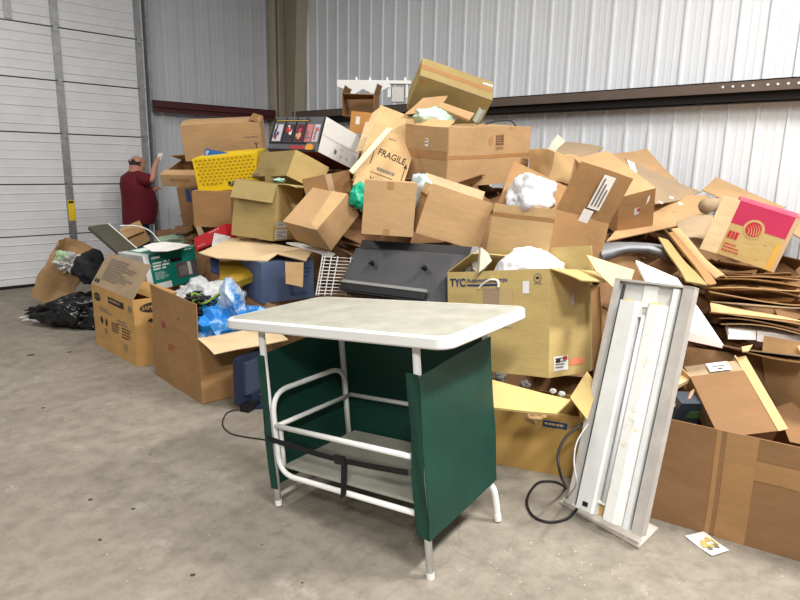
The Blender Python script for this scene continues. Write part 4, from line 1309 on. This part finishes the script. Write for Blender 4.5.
for k in range(5):
    rnd = random.Random(k)
    c_ = BIGB.inside(0.05 + 0.06 * k, -0.4 + 0.1 * k, 1.3)
    pts = [c_ + Vector((math.cos(t * 1.1 + k) * rnd.uniform(0.06, 0.14), math.sin(t * 1.1 + k) * rnd.uniform(0.06, 0.14), 0.03 * math.sin(t * 2 + k) + 0.05)) for t in range(8)]
    cable('cord', ['tangled black cord in the open carton nearest the bubble wrap', 'tangled black cord in the open carton, second from the bubble wrap', 'green-tinted cord looped in the middle of the open carton', 'black cord looped against the blue bags', 'black cord behind the tall blue and white bag'][k], pts, 0.009, RUBBER if k != 2 else mat('green_cord', (120, 150, 60)))
blob('black_cable_bundle', 'bundle of black cables lying in the open carton', 'cable', BIGB.inside(0.05, -0.3, 1.2), (0.15, 0.13, 0.08), BLACKP, 31, 0.4, 3, 4, fine=0.3, flat=True)

# torn sheet over the slate carton
poly_sheet('torn_cardboard', 'large torn kraft sheet draped over the slate-blue carton', 'cardboard', [at(199, 252.5, 4.75), at(216, 245, 5.0), at(232, 238, 5.2), at(262, 241, 5.1), at(290, 246, 4.95), at(313, 249, 4.8), at(306, 261, 4.5), at(290, 257, 4.55), at(277, 253.5, 4.6), at(267, 261, 4.55), at(240, 259.5, 4.6), at(217, 257.5, 4.65)], PALE, 0.008, 3, 0.008)
sheet('cardboard_flap', 'squarish kraft flap hanging in front of the slate-blue carton', 'cardboard', [at(285, 261, 4.42), at(304, 262, 4.42), at(302.5, 287, 4.42), at(285, 283, 4.42)], KRAFT2, 0.012, 0.0, 7)
poly_sheet('yellow_sack', 'mustard yellow plastic sack lying under the torn kraft sheet', 'bag', [at(218, 260, 4.85), at(240, 261, 4.85), at(262, 268, 4.75), at(252, 276, 4.65), at(238, 284, 4.6), at(220, 280, 4.65)], mat('mustard_film', (176, 142, 36), rough=0.4, var=0.2), 0.05, 17, 0.03)
sheet('blue_card', 'dark blue card behind the yellow sack', 'cardboard', [at(211, 259, 4.8), at(219, 259, 4.8), at(219, 275, 4.75), at(211, 272, 4.75)], mat('dark_blue_card', (34, 50, 84)), 0.02, seed=3)
sheet('white_batten', 'thin white strip lying on top of the slate-blue carton', 'strip', [at(286, 243, 5.0), at(298, 243, 5.0), at(335, 254, 4.6), at(330, 256, 4.55)], WHITE, 0.012, seed=5, rough=0.002)

# ================================================================== UPPER MIDDLE
# white shelf rail with scalloped valance
shf = thing('shelf_rail', 'white scalloped shelf rail with pegs standing behind the boxes', 'shelf', at(374, 92, 6.3), (0, 0, YAW0 - 0.1))
def loc_sh(px, py):
    return ((px - 374) / FPX * 6.3, 0, -(py - 92) / FPX * 6.3)
a = loc_sh(337, 81); c_ = loc_sh(411, 84.5)
MB().box(a[0], c_[0], -0.02, 0.10, c_[2] + 0.005, a[2]).build('top_board', WHITE, shf)
prof = [(337, 87), (345, 90), (350, 94), (354, 96.5), (357, 93), (363, 89.5), (369, 92), (375, 94.5), (380, 92), (390, 87)]
V = []
for px, py in prof:
    q = loc_sh(px, py)
    V += [(q[0], -0.025, q[2]), (q[0], -0.008, q[2]), (q[0], -0.025, a[2] - 0.004), (q[0], -0.008, a[2] - 0.004)]
F = []
for i in range(len(prof) - 1):
    k, j = 4 * i, 4 * i + 4
    F += [(k, j, j + 2, k + 2), (k + 1, k + 3, j + 3, j + 1), (k, k + 1, j + 1, j), (k + 2, j + 2, j + 3, k + 3)]
F += [(0, 2, 3, 1), (len(V) - 4, len(V) - 3, len(V) - 1, len(V) - 2)]
obj('valance', V, F, WHITE, shf)
for px in (356, 369.5, 387, 405):
    q = loc_sh(px, 82)
    MB().tube([(q[0], 0.01, q[2]), (q[0], 0.01, q[2] + 0.025), (q[0], 0.01, q[2] + 0.045)], [0.014, 0.012, 0.006], 10).build('peg', WHITE, shf, smooth=True)
q = loc_sh(398, 95)
MB().box(q[0] - 0.06, q[0] + 0.06, 0, 0.09, q[2] - 0.06, q[2] + 0.08).build('bracket', PAPERG, shf)
MB().box(q[0] - 0.10, q[0] - 0.07, -0.01, 0.06, q[2] - 0.02, q[2] + 0.1).build('bracket', WHITE, shf)
MB().box(q[0] + 0.08, q[0] + 0.10, -0.01, 0.06, q[2] - 0.02, q[2] + 0.12).build('bracket', WHITE, shf)

sheet('cardboard_board', 'kraft board propped behind the olive carton and the clear bag', 'cardboard', [at(423, 98, 5.25), at(448, 96.5, 5.25), at(436, 111, 5.05), at(404, 114, 5.05)], KRAFT, seed=11)
sheet('cardboard_strip', 'narrow kraft strip in front of the olive carton', 'cardboard', [at(441, 104, 5.0), at(474, 114, 5.0), at(469, 121, 4.95), at(438, 109, 4.95)], KRAFT, 0.02, seed=12)
blob('clear_bag', 'clear and pale green plastic bag on top of the long taped carton', 'bag', at(436, 118, 5.0), (0.22, 0.12, 0.08), mat('clear_film', (214, 222, 214), rough=0.25, var=0.2, vscale=5, col2=(160, 208, 172), spec=0.6), 41, 0.2, 2.0, 3, fine=0.14, flat=True)
sheet('grey_plastic_piece', 'grey curved plastic piece right of the clear bag', 'plastic piece', [at(480, 108, 5.1), at(485, 110, 5.05), at(479, 122, 4.95), at(473, 121, 4.98)], mat('grey_green_plastic', (140, 142, 126)), 0.02, 0.02, 42, rough=0.0)
cable('black_wire', 'black wire curving out above the long taped carton', [at(486, 124, 4.9), at(494, 121.5, 4.95), at(504, 120.5, 5.0), at(511, 121, 5.0), at(516, 126, 5.0)], 0.006, RUBBER)
sheet('cardboard_board', 'tall pale kraft sheet standing beside the FRAGILE carton', 'cardboard', [at(366, 118, 5.6), at(380, 108, 5.6), at(368, 150, 5.4), at(356, 152, 5.4)], PALE, seed=13)
sheet('wooden_strip', 'long pale strip lying diagonally across the FRAGILE carton', 'strip', [at(387, 128, 4.82), at(393, 129, 4.82), at(353, 174, 4.62), at(349, 171, 4.62)], mat('pale_strip', (232, 214, 178), rough=0.7, var=0.05), 0.014, rough=0.001)
sheet('cardboard_scrap', 'kraft scrap with dark marks tucked below the FRAGILE carton', 'cardboard', [at(358, 170, 4.7), at(372, 163, 4.75), at(368, 184, 4.6), at(352, 186, 4.6)], KRAFT2, seed=14)
blob('green_net', 'bright sea-green plastic bag between two kraft cartons', 'bag', at(361, 196, 4.6), (0.09, 0.07, 0.10), mat('sea_green_film', (20, 190, 146), rough=0.35, var=0.2), 44, 0.2, fine=0.2, flat=True, sub=3)
blob('white_blue_bag', 'white and blue bag in the gap beside the square kraft carton', 'bag', at(420, 196, 4.25), (0.06, 0.10, 0.14), mat('pale_blue_film', (196, 212, 216), rough=0.4, var=0.15), 45, 0.2)
blob('teal_item', 'pale teal crumpled paper between the two tan cartons', 'paper', at(279, 180.5, 5.1), (0.05, 0.05, 0.02), mat('pale_teal', (158, 200, 176)), 46, 0.3, flat=True, sub=3)

# white bags
blob('white_plastic_bag', 'crumpled white plastic bag filling the kraft carton with tall flaps', 'bag', at(531, 197, 3.95), (0.22, 0.14, 0.14), PLASTW, 58, 0.24, 1.6, 5, eul=(0, 0, 0.5), fine=0.1)
blob('white_plastic_bag', 'smooth white plastic bag puffing out of the TYC carton', 'bag', TYCB.inside(0.1, 0.1, 1.0) + Vector((0.02, 0, -0.02)), (0.19, 0.19, 0.15), PLASTW, 53, 0.16, 2.0, 5, eul=(0, 0, 0.2), fine=0.07)
sheet('foam_scrap', 'grey broken foam board left of the TYC carton', 'foam', [at(480, 248, 3.5), at(487, 253, 3.5), at(491, 261, 3.45), at(478, 273, 3.4)], mat('grey_foam', (176, 170, 152), rough=0.9), 0.025, seed=15)
poly_sheet('foam_scrap', 'beige torn board edge beside the television', 'foam', [at(472, 257, 3.62), at(479, 249, 3.62), at(484, 254, 3.62), at(491, 262, 3.6), at(486, 268, 3.6), at(478, 273, 3.6), at(473, 268, 3.6)], mat('grey_foam', (176, 170, 152)), 0.02, 16)

# ================================================================== RIGHT HAND CARDBOARD
poly_sheet('pale_sack', 'pale green-grey sack tip standing near the wall', 'sack', [at(546, 152, 5.7), at(551, 143, 5.75), at(558, 135, 5.8), at(562, 138, 5.8), at(565, 143, 5.75), at(560, 153, 5.65)], mat('pale_sack', (206, 206, 184)), 0.06, 18, 0.02)
SH = [
 ('cardboard_sheet', 'grey-brown flat sheet behind the crushed carton against the wall', [(556, 152, 5.3), (567, 142, 5.9), (603, 148, 5.6), (592, 160, 5.0)], GREYC),
 ('cardboard_sheet', 'brown sheet standing highest against the wall behind the leaning carton', [(600, 156, 5.5), (646, 149, 5.9), (678, 181, 5.6), (650, 190, 5.2)], KRAFT),
 ('cardboard_sheet', 'greyish sheet with a torn white label in front of the wall', [(624, 158, 5.3), (634, 161, 5.4), (701, 193, 5.35), (655, 204, 4.7)], GREYC),
 ('cardboard_sheet', 'wide kraft sheet sagging under the leaning kraft carton', [(648, 196, 5.15), (708, 196, 5.2), (709, 219, 4.65), (606, 241, 4.42)], KRAFT),
 ('cardboard_sheet', 'long brown sheet along the wall above the pink-topped carton', [(703, 190, 5.25), (716, 178, 5.6), (785, 208, 5.2), (764, 222, 4.6)], KRAFT),
 ('cardboard_sheet', 'brown sheet at the right edge next to the pink-topped carton', [(780, 208, 5.0), (806, 214, 5.2), (820, 245, 4.8), (790, 232, 4.6)], KRAFT),
 ('cardboard_sheet', 'grey-tan sheet poking out left of the pink-topped carton', [(676, 222, 4.5), (712, 217, 4.5), (708, 240, 4.2), (684, 238, 4.1)], GREYC),
 ('cardboard_sheet', 'tan folded sheet pointing down to the light fitting', [(658, 238, 3.95), (667, 241, 3.95), (705, 286, 3.45), (684, 282, 3.4)], OLIVE),
 ('cardboard_sheet', 'kraft folded sheet just behind the tan pointed one', [(664, 229, 4.05), (673, 232, 4.05), (716, 284, 3.55), (704, 281, 3.5)], KRAFT3),
 ('cardboard_sheet', 'second kraft folded sheet nearer the pink-topped carton', [(672, 228, 4.15), (684, 232, 4.15), (726, 280, 3.6), (714, 279, 3.6)], KRAFT),
 ('cardboard_sheet', 'pale sheet leaning between the TYC carton and the light fitting', [(587, 254, 3.35), (634, 270, 3.15), (622, 296, 3.0), (594, 271, 3.2)], PALE),
 ('cardboard_sheet', 'narrow brown board standing at the right side of the TYC carton', [(592, 286, 3.2), (601, 289, 3.15), (600, 384, 3.1), (591, 376, 3.15)], KRAFT3),
]
for k, (nm, lb_, q, m_) in enumerate(SH):
    s_ = sheet(nm, lb_, 'cardboard', [at(*p) for p in q], m_, 0.008, 0.02 * (k % 3 - 1) if k != 3 else 0.0, 60 + k, rough=0.02 if k != 3 else 0.008, group='loose cardboard sheets')
    if k == 2:
        sheet('torn_label', '', '', [at(x, y, d) - s_.location for x, y, d in ((627, 160, 5.15), (634, 163, 5.2), (637, 173, 5.05), (631, 170, 5.0))], PAPER, 0.004, rough=0, parent=s_)
    if k == 3:
        for j, (x, y) in enumerate(((680, 203), (671, 197), (660, 202))):
            sheet('torn_spot', '', '', [at(x + a_, y + b_, 4.78) - s_.location for a_, b_ in ((-2, -1), (2, 0), (3, 2), (-1, 1.5))], PAPER, 0.004, rough=0, parent=s_)
V, F = [], []
mb = MB().tube([at(706, 206, 4.5), at(726, 202, 4.8)], [0.055, 0.03], 14)
V, c_ = centred(mb.v)
tag(obj('paper_roll', V, mb.f, GREYC, None, c_, smooth=True), 'rolled brown paper tube left of the pink-topped carton', 'paper roll')

# silver moulded part
P = []
SIL = mat('silver_plastic', (140, 142, 144), rough=0.45, metal=0.3, var=0.1)
top_e = [(600, 243), (615, 242), (632, 242), (650, 243), (664, 245)]
bot_e = [(603, 262), (612, 258), (628, 252), (648, 252), (667, 258)]
V, F = [], []
for k in range(5):
    d = 3.95 - 0.02 * k
    A, B = at(*top_e[k], d + 0.15), at(*bot_e[k], d)
    M_ = at((top_e[k][0] + bot_e[k][0]) / 2, (top_e[k][1] + bot_e[k][1]) / 2, d - 0.03)
    for q in (A, M_, B):
        V.append(q)
    for q in (A, M_, B):
        V.append(q + Vector((0.02, 0.02, -0.015)))
for k in range(4):
    for r in (0, 1):
        a = 6 * k + r
        F.append((a, a + 1, a + 7, a + 6))
        F.append((a + 3, a + 9, a + 10, a + 4))
    F.append((6 * k, 6 * k + 6, 6 * k + 9, 6 * k + 3))
    F.append((6 * k + 2, 6 * k + 5, 6 * k + 11, 6 * k + 8))
V, c_ = centred(V)
tag(obj('bumper_trim', V, F, SIL, None, c_, smooth=True), 'silver moulded plastic trim with an arch under the sagging sheet', 'plastic trim')

# white board with a pink stain behind the fitting
wb = sheet('white_board', 'white board with pink-stained edge leaning behind the light fitting', 'board', [at(636, 261, 3.3), at(677, 279, 3.25), at(723, 346, 3.0), at(668, 330, 2.95)], FOAM, 0.012, rough=0.004)
wq = [at(668, 325, 2.93), at(720, 341, 2.98), at(722, 348, 2.97), at(667, 336, 2.92)]
sheet('pink_stain', '', '', [p - wb.location for p in wq], mat('pink_stain', (226, 178, 168), var=0.1), 0.006, rough=0.003, parent=wb)

# stack of flattened boxes at the right: each a sheet of its own
STK = []
rnd = random.Random(77)
edges = [  # left pixel, right pixel of the near edge; depth
 ((702, 273), (808, 277), 3.75), ((708, 275), (808, 280), 3.72), ((722, 277), (808, 284), 3.70), ((712, 281), (808, 288), 3.66),
 ((704, 287), (808, 290), 3.60), ((720, 289), (808, 300), 3.55), ((708, 293), (808, 304), 3.52),
 ((712, 302), (808, 308), 3.46), ((709, 311), (808, 322), 3.36), ((716, 314), (808, 327), 3.34), ((718, 319), (808, 333), 3.33), ((722, 325), (808, 336), 3.32), ((720, 345), (808, 357), 3.2), ((726, 348), (808, 362), 3.18)]
places = ['topmost', 'second', 'third', 'fourth', 'fifth', 'sixth', 'seventh', 'eighth', 'ninth', 'tenth', 'eleventh', 'twelfth', 'thirteenth', 'lowest']
for k, (a, c_, d) in enumerate(edges):
    A, B = at(a[0], a[1], d), at(c_[0], c_[1], d - 0.42)
    back = Vector((0.93, 0.30, rnd.uniform(-0.26, -0.14))).normalized() * rnd.uniform(0.55, 0.75)
    sheet('flattened_carton', '%s flattened carton in the stack at the right edge, counted from the top' % places[k], 'cardboard', [A, B, B + back, A + back], [BROWN, KRAFT, GREYC, KRAFT3, KRAFT2][k % 5], 0.006, rnd.uniform(-0.015, 0.025), 100 + k, rough=0.018, group='stack of flattened cartons')
sheet('cardboard_fold', 'broad pale folded carton face in the middle of the flattened stack', 'cardboard', [at(710, 302, 3.44), at(733, 306, 3.40), at(806, 322, 3.0), at(711, 312, 3.40)], KRAFT2, 0.008, seed=120)
for k, (q, lb_) in enumerate((([at(729, 332, 3.22), at(756, 331, 3.18), at(756, 340, 3.18), at(728, 339, 3.22)], 'short white foam block below the flattened cartons'), ([at(757, 331, 3.17), at(812, 338, 2.95), at(812, 352, 2.95), at(757, 341, 3.17)], 'longer white foam block at the right edge below the flattened cartons'))):
    back = Vector((0.9, 0.35, 0.0)) * 0.25
    mb = MB().hexa([q[3], q[2], q[2] + back, q[3] + back, q[0], q[1], q[1] + back, q[0] + back])
    V, c_ = centred(mb.v)
    tag(obj('foam_block', V, mb.f, FOAM, None, c_), lb_, 'foam block', 'white foam blocks')
# thin things around the narrow carton and inside the floor carton
sheet('cardboard_scrap', 'small bent kraft sliver beside the narrow carton top', 'cardboard', [at(741, 347, 3.05), at(752, 345, 3.1), at(748, 352, 3.0), at(742, 352, 3.0)], KRAFT2, seed=131)
sheet('wood_offcut', 'pale wooden offcut in the large floor carton behind the fitting', 'wood', [at(668, 384, 3.0), at(688, 373, 3.05), at(689, 381, 3.0), at(668, 392, 2.95)], mat('pale_wood', (226, 192, 142), var=0.1), 0.02, seed=132, rough=0.002)
sheet('peach_board', 'peach-coloured curved board piece in the large floor carton', 'board', [at(668, 396, 2.95), at(694, 390, 2.95), at(690, 397, 2.9), at(668, 404, 2.88)], mat('peach_board', (226, 180, 142)), 0.014, 0.02, 133)
ele = thing('electronic_box', 'dark plastic device with green label in the large floor carton', 'device', at(684, 424, 2.98), (0.4, 0.1, YAW0 + 0.3))
MB().box(-0.11, 0.11, -0.02, 0.06, 0, 0.15).build('case', mat('dark_blue_grey_plastic', (52, 62, 70), rough=0.4, var=0.2), ele)
MB().box(-0.04, 0.04, -0.023, -0.02, 0.06, 0.10).build('green_label', mat('green_label', (66, 100, 50), var=0.3), ele)
MB().tube([(0.085, -0.024, 0.03), (0.085, -0.03, 0.03)], 0.018, 12).build('knob', STEEL, ele)
blob('black_bag', 'black plastic bag deep in the large floor carton', 'bag', BIGM.inside(-0.35, 0.2, 0.62), (0.2, 0.18, 0.12), BLACKBAG, 61, 0.25)
sheet('cardboard_board', 'brown inner side of the right edge carton', 'cardboard', [at(777, 407, 3.0), at(812, 396, 3.0), at(815, 446, 2.85), at(790, 441, 2.85)], BROWN, seed=134)

# flaps of tan carton under the printed lamp carton
poly_sheet('carton_flap', 'wide pale tan flap sloping out below the TYC carton', 'cardboard', [at(470, 372, 3.1), at(490, 379, 3.05), at(571, 400, 2.98), at(556, 413, 2.86), at(520, 410, 2.88), at(489, 407, 2.9), at(468, 404, 2.95)], TAN, 0.012, 21, 0.006)
poly_sheet('carton_flap', 'pale tan flap standing at the corner beside the light fitting', 'cardboard', [at(587, 371, 3.08), at(598, 386, 3.0), at(587, 419, 2.92), at(570, 397, 2.98)], TAN, 0.01, 22, 0.006)
for k, (x, y, d, r_, m_, lb_) in enumerate(((553, 391, 3.12, 0.015, PAPERG, 'white paper wad in the gap under the TYC carton'), (562, 394, 3.12, 0.016, PAPERG, 'white paper wad nearest the standing tan flap'), (525, 384, 3.2, 0.025, DARKGAP, 'grey crumpled paper in the gap under the TYC carton'), (500, 377, 3.2, 0.03, DARKGAP, 'grey crumpled foil at the left of the gap'), (535, 415, 3.2, 0.05, KRAFT2, 'crumpled kraft paper inside the low tan carton'))):
    blob('paper_wad', lb_, 'paper', at(x, y, d), (r_, r_, r_ * 0.8), m_, 70 + k, 0.3, flat=True, sub=3, group='paper wads under the lamp carton')

# ================================================================== PERSON at the door
def skinned(name, V, E, R, m, parent, sub=2, root=0):
    me = bpy.data.meshes.new(name)
    me.from_pydata(V, E, [])
    o = bpy.data.objects.new(name, me)
    COL.objects.link(o)
    md = o.modifiers.new('skin', 'SKIN')
    md.use_smooth_shade = True
    for i, r in enumerate(R):
        sv = me.skin_vertices[0].data[i]
        sv.radius = r if isinstance(r, tuple) else (r, r)
        sv.use_root = (i == root)
    s2 = o.modifiers.new('sub', 'SUBSURF')
    s2.levels = sub
    s2.render_levels = sub
    bpy.context.view_layer.update()
    dg = bpy.context.evaluated_depsgraph_get()
    me2 = bpy.data.meshes.new_from_object(o.evaluated_get(dg))
    bpy.data.objects.remove(o)
    me2.polygons.foreach_set('use_smooth', [True] * len(me2.polygons))
    me2.materials.clear()
    return link(name, me2, m, parent)

pp = on_door_wall(136.5, 200, 8.15)
per = thing('person', 'person in a dark red polo shirt and jeans reaching up by the door', 'person', (pp.x, 8.15, 0), (0, 0, 0))
SKIN = mat('skin', (196, 140, 116), rough=0.55, var=0.06)
# x forward (to the right in the photo), y left (away from the camera)
V = [(0, 0, 0.90), (0.03, 0, 1.08), (0.0, 0, 1.30), (0.02, 0, 1.42), (0.045, 0, 1.50), (0.055, 0, 1.575),   # 0-5 pelvis belly chest neck head
     (0.0, -0.18, 1.36), (0.10, -0.27, 1.33), (0.15, -0.25, 1.50), (0.175, -0.24, 1.555),                     # 6-9 right shoulder elbow wrist palm
     (0.0, 0.18, 1.36), (0.09, 0.22, 1.12), (0.26, 0.17, 1.17), (0.32, 0.16, 1.20),                           # 10-13 left shoulder elbow wrist palm
     (0, -0.10, 0.86), (0.02, -0.11, 0.48), (-0.02, -0.11, 0.08), (0.13, -0.12, 0.035),                       # 14-17 right leg
     (0, 0.10, 0.86), (0.02, 0.11, 0.48), (-0.02, 0.11, 0.08), (0.13, 0.12, 0.035),                           # 18-21 left leg
     (0.145, 0, 1.565)]                                                                                       # 22 nose
E_ = [(0, 1), (1, 2), (2, 3), (3, 4), (4, 5), (2, 6), (6, 7), (7, 8), (8, 9), (2, 10), (10, 11), (11, 12), (12, 13), (0, 14), (14, 15), (15, 16), (16, 17), (0, 18), (18, 19), (19, 20), (20, 21), (5, 22)]
R_ = [0.12, 0.14, 0.12, 0.075, 0.112, 0.118, 0.065, 0.046, 0.034, 0.036, 0.065, 0.046, 0.034, 0.036, 0.085, 0.06, 0.045, 0.035, 0.085, 0.06, 0.045, 0.035, 0.014]
def fingers(V, E_, R_, base, d, up):
    d = Vector(d).normalized()
    up = Vector(up).normalized()
    sd = d.cross(up)
    p = Vector(V[base])
    for k, ln in enumerate((0.05, 0.062, 0.066, 0.06, 0.05)):
        if k == 0:
            q1 = p + sd * -0.035 + d * 0.015
            q2 = q1 + (d * 0.6 + up * 0.6).normalized() * 0.035
        else:
            q1 = p + sd * (0.018 * (k - 2.5)) + d * (0.035 + ln * 0.4)
            q2 = q1 + (d * 0.7 + up * 0.7).normalized() * ln * 0.55
        i = len(V)
        V += [tuple(q1), tuple(q2)]
        E_ += [(base, i), (i, i + 1)]
        R_ += [0.010, 0.008]
fingers(V, E_, R_, 9, (0.5, 0.2, 0.8), (0.8, 0, -0.5))
fingers(V, E_, R_, 13, (0.9, -0.1, 0.3), (-0.2, 0, -0.9))
skinned('body', V, E_, R_, SKIN, per)
# clothes
SHIRT = mat('dark_red_jersey', (104, 12, 32), rough=0.8, var=0.15, vscale=6)
mb = MB()
rings = [(0.78, 0.01, 0.195, 0.20), (0.90, 0.035, 0.215, 0.21), (1.02, 0.045, 0.22, 0.215), (1.15, 0.03, 0.205, 0.21), (1.27, 0.0, 0.185, 0.205), (1.36, -0.015, 0.15, 0.19), (1.41, 0.0, 0.10, 0.12), (1.445, 0.02, 0.075, 0.08)]
NR = 20
for z, cx, rx, ry in rings:
    for k in range(NR):
        a = 2 * PI * k / NR
        mb.v.append((cx + rx * math.cos(a), ry * math.sin(a), z + 0.008 * math.sin(3 * a + z * 9)))
for l in range(len(rings) - 1):
    for k in range(NR):
        a, b_ = l * NR + k, l * NR + (k + 1) % NR
        mb.f.append((a, b_, b_ + NR, a + NR))
mb.tube([(0.0, -0.13, 1.345), (0.02, -0.19, 1.345), (0.055, -0.235, 1.335), (0.085, -0.262, 1.33)], [0.075, 0.085, 0.078, 0.072], 12)
mb.tube([(0.0, 0.13, 1.345), (0.02, 0.18, 1.33), (0.05, 0.205, 1.25)], [0.075, 0.085, 0.075], 12)
mb.build('polo_shirt', SHIRT, per, smooth=True)
V = [(0.01, 0, 0.86), (0, -0.09, 0.78), (0.02, -0.11, 0.48), (-0.02, -0.11, 0.10), (0, 0.09, 0.78), (0.02, 0.11, 0.48), (-0.02, 0.11, 0.10)]
skinned('jeans', V, [(0, 1), (1, 2), (2, 3), (0, 4), (4, 5), (5, 6)], [0.12, 0.10, 0.085, 0.07, 0.10, 0.085, 0.07], mat('dark_denim', (36, 42, 62), rough=0.85, var=0.15), per)
for s_ in (-1, 1):
    skinned('shoe', [(-0.07, s_ * 0.115, 0.045), (0.06, s_ * 0.115, 0.045), (0.17, s_ * 0.12, 0.04)], [(0, 1), (1, 2)], [0.05, 0.052, 0.04], BLACKP, per, root=1)
bm = bmesh.new()
bmesh.ops.create_icosphere(bm, subdivisions=3, radius=0.112)
for v in list(bm.verts):
    if v.co.z > 0.03 or v.co.x > 0.015 or v.co.z < -0.07:
        bm.verts.remove(v)
for v in bm.verts:
    v.co += Vector((0.05, 0, 1.555))
me = bpy.data.meshes.new('hair')
bm.to_mesh(me)
bm.free()
link('hair', me, mat('dark_grey_hair', (58, 50, 46), rough=0.9), per)
for s_ in (-1, 1):
    mb = MB().tube([(0.05, s_ * 0.088, 1.545), (0.045, s_ * 0.1, 1.565), (0.045, s_ * 0.098, 1.59)], [0.012, 0.018, 0.012], 8)
    mb.build('ear', SKIN, per, smooth=True)
# small white device in the raised hand
ph = thing('white_phone', 'small white phone held up in the person\'s raised hand', 'phone', (pp.x + 0.215, 8.15 - 0.235, 1.585), (0, 0.5, 0.3))
MB().box(-0.006, 0.006, -0.035, 0.035, -0.02, 0.09).build('phone_case', WHITE, ph)
MB().box(0.006, 0.007, -0.031, 0.031, -0.014, 0.084).build('screen', BLACKP, ph)

# ================================================================== THE HEAP under the boxes
ctrl = []
for o_ in list(bpy.data.objects):
    if o_.parent is None and o_.get('category') in ('box', 'television', 'cardboard', 'foam block', 'board'):
        if o_.name.startswith(('long_floor', 'monitor_box', 'low_carton', 'crumpled_carton')) or o_.name == 'open_carton':
            continue
        L_ = o_.location
        if L_.x > 2.2:
            ctrl.append((L_.x, L_.y, L_.z))
def heap_z(x, y):
    s_, w_ = 0.0, 0.0
    for a, b_, c_ in ctrl:
        d2 = (a - x) ** 2 + (b_ - y) ** 2
        k = 1.0 / (d2 + 0.01) ** 1.5
        s_ += k * (c_ - 0.20)
        w_ += k
    z = s_ / w_
    # front foot of the heap
    front = 3.45 if y < 1.3 else 3.2 if y < 2.2 else 2.95 if y < 3.2 else 2.95 - 0.35 * min(1, (y - 3.2) / 1.5)
    f = max(0.0, min(1.0, (x - front) / 0.5))
    e = max(0.0, min(1.0, (6.9 - y) / 0.7))
    if y < 0.2:
        z = min(z, 0.75 + 0.12 * (x - 4.0))
    return max(0.0, z * f * e - 0.06)
V, F = [], []
NX, NY = 52, 96
X0, X1, Y0, Y1 = 2.5, 6.15, -1.2, 7.0
for j in range(NY + 1):
    for i in range(NX + 1):
        x, y = X0 + (X1 - X0) * i / NX, Y0 + (Y1 - Y0) * j / NY
        z = heap_z(x, y)
        if z > 0.02:
            q = noise.noise_vector(Vector((x * 5, y * 5, 3))) * 0.05
            x, y, z = x + q.x, y + q.y, max(0.0, z + q.z)
        V.append((min(x, 6.16), y, z))
for j in range(NY):
    for i in range(NX):
        a = j * (NX + 1) + i
        if max(V[k][2] for k in (a, a + 1, a + NX + 2, a + NX + 1)) > 0.01:
            F.append((a, a + 1, a + NX + 2, a + NX + 1))
rnd = random.Random(5)
cnt = 0
while cnt < 420:
    x, y = rnd.uniform(2.75, 6.05), rnd.uniform(-1.0, 6.6)
    z = heap_z(x, y)
    if z < 0.12:
        continue
    cnt += 1
    R = Euler((rnd.uniform(-0.5, 0.5), rnd.uniform(-0.5, 0.5), rnd.uniform(0, 6.28))).to_matrix()
    a, b_, t_ = rnd.uniform(0.10, 0.24), rnd.uniform(0.08, 0.18), 0.004
    c_ = Vector((min(x, 5.9), y, z - 0.02 + rnd.uniform(-0.03, 0.03)))
    i = len(V)
    P = [c_ + R @ Vector((sx * a, sy * b_, sz * t_)) for sz in (-1, 1) for sx, sy in ((-1, -1), (1, -1), (1, 1), (-1, 1))]
    V += [(min(p.x, 6.16), p.y, max(p.z, 0.002)) for p in P]
    F += [(i, i + 3, i + 2, i + 1), (i + 4, i + 5, i + 6, i + 7), (i, i + 1, i + 5, i + 4), (i + 1, i + 2, i + 6, i + 5), (i + 2, i + 3, i + 7, i + 6), (i + 3, i, i + 4, i + 7)]
heap = obj('crushed_cardboard_heap', V, F, BROWN)
heap['kind'] = 'stuff'
tag(heap, 'heap of crushed brown cardboard scraps buried under the boxes', 'cardboard heap')

# crumbs and flecks on the concrete
rnd = random.Random(9)
V, F = [], []
for k in range(200):
    x, y = rnd.uniform(0.6, 3.0), rnd.uniform(0.4, 5.5)
    if x > 2.4 and y < 2.2 and rnd.random() < 0.5:
        continue
    if rnd.random() < 0.35:
        x, y = rnd.gauss(2.25, 0.25), rnd.gauss(1.2, 0.35)
    s_ = rnd.uniform(0.0015, 0.005)
    i = len(V)
    a = rnd.uniform(0, 6.28)
    for t_ in range(4):
        an = a + t_ * PI / 2
        V.append((x + math.cos(an) * s_ * rnd.uniform(0.6, 1.5), y + math.sin(an) * s_ * rnd.uniform(0.6, 1.5), 0.0008))
    V.append((x, y, s_ * 0.6))
    F += [(i, i + 1, i + 4), (i + 1, i + 2, i + 4), (i + 2, i + 3, i + 4), (i + 3, i, i + 4)]
o_ = obj('floor_crumbs', V, F, mat('crumb_white', (196, 188, 170)))
o_['kind'] = 'stuff'
tag(o_, 'pale crumbs and flecks scattered over the concrete', 'debris')
V, F = [], []
for px, py, s_ in ((133, 509, 0.012), (150, 455, 0.007), (300, 447, 0.008), (30, 355, 0.03), (193, 575, 0.012), (302, 583, 0.006), (262, 545, 0.004), (70, 352, 0.02), (43, 408, 0.012), (90, 500, 0.012), (100, 540, 0.01)):
    p = on_floor(px, py)
    i = len(V)
    for t_ in range(6):
        an = t_ * PI / 3
        V.append((p.x + math.cos(an) * s_ * rnd.uniform(0.6, 1.4), p.y + math.sin(an) * s_ * rnd.uniform(0.6, 1.4), 0.0008))
    V.append((p.x, p.y, 0.004))
    F += [(i + t_, i + (t_ + 1) % 6, i + 6) for t_ in range(6)]
o_ = obj('dark_debris', V, F, mat('dark_crumb', (62, 54, 46)))
o_['kind'] = 'stuff'
tag(o_, 'small dark specks of dirt on the concrete', 'debris')
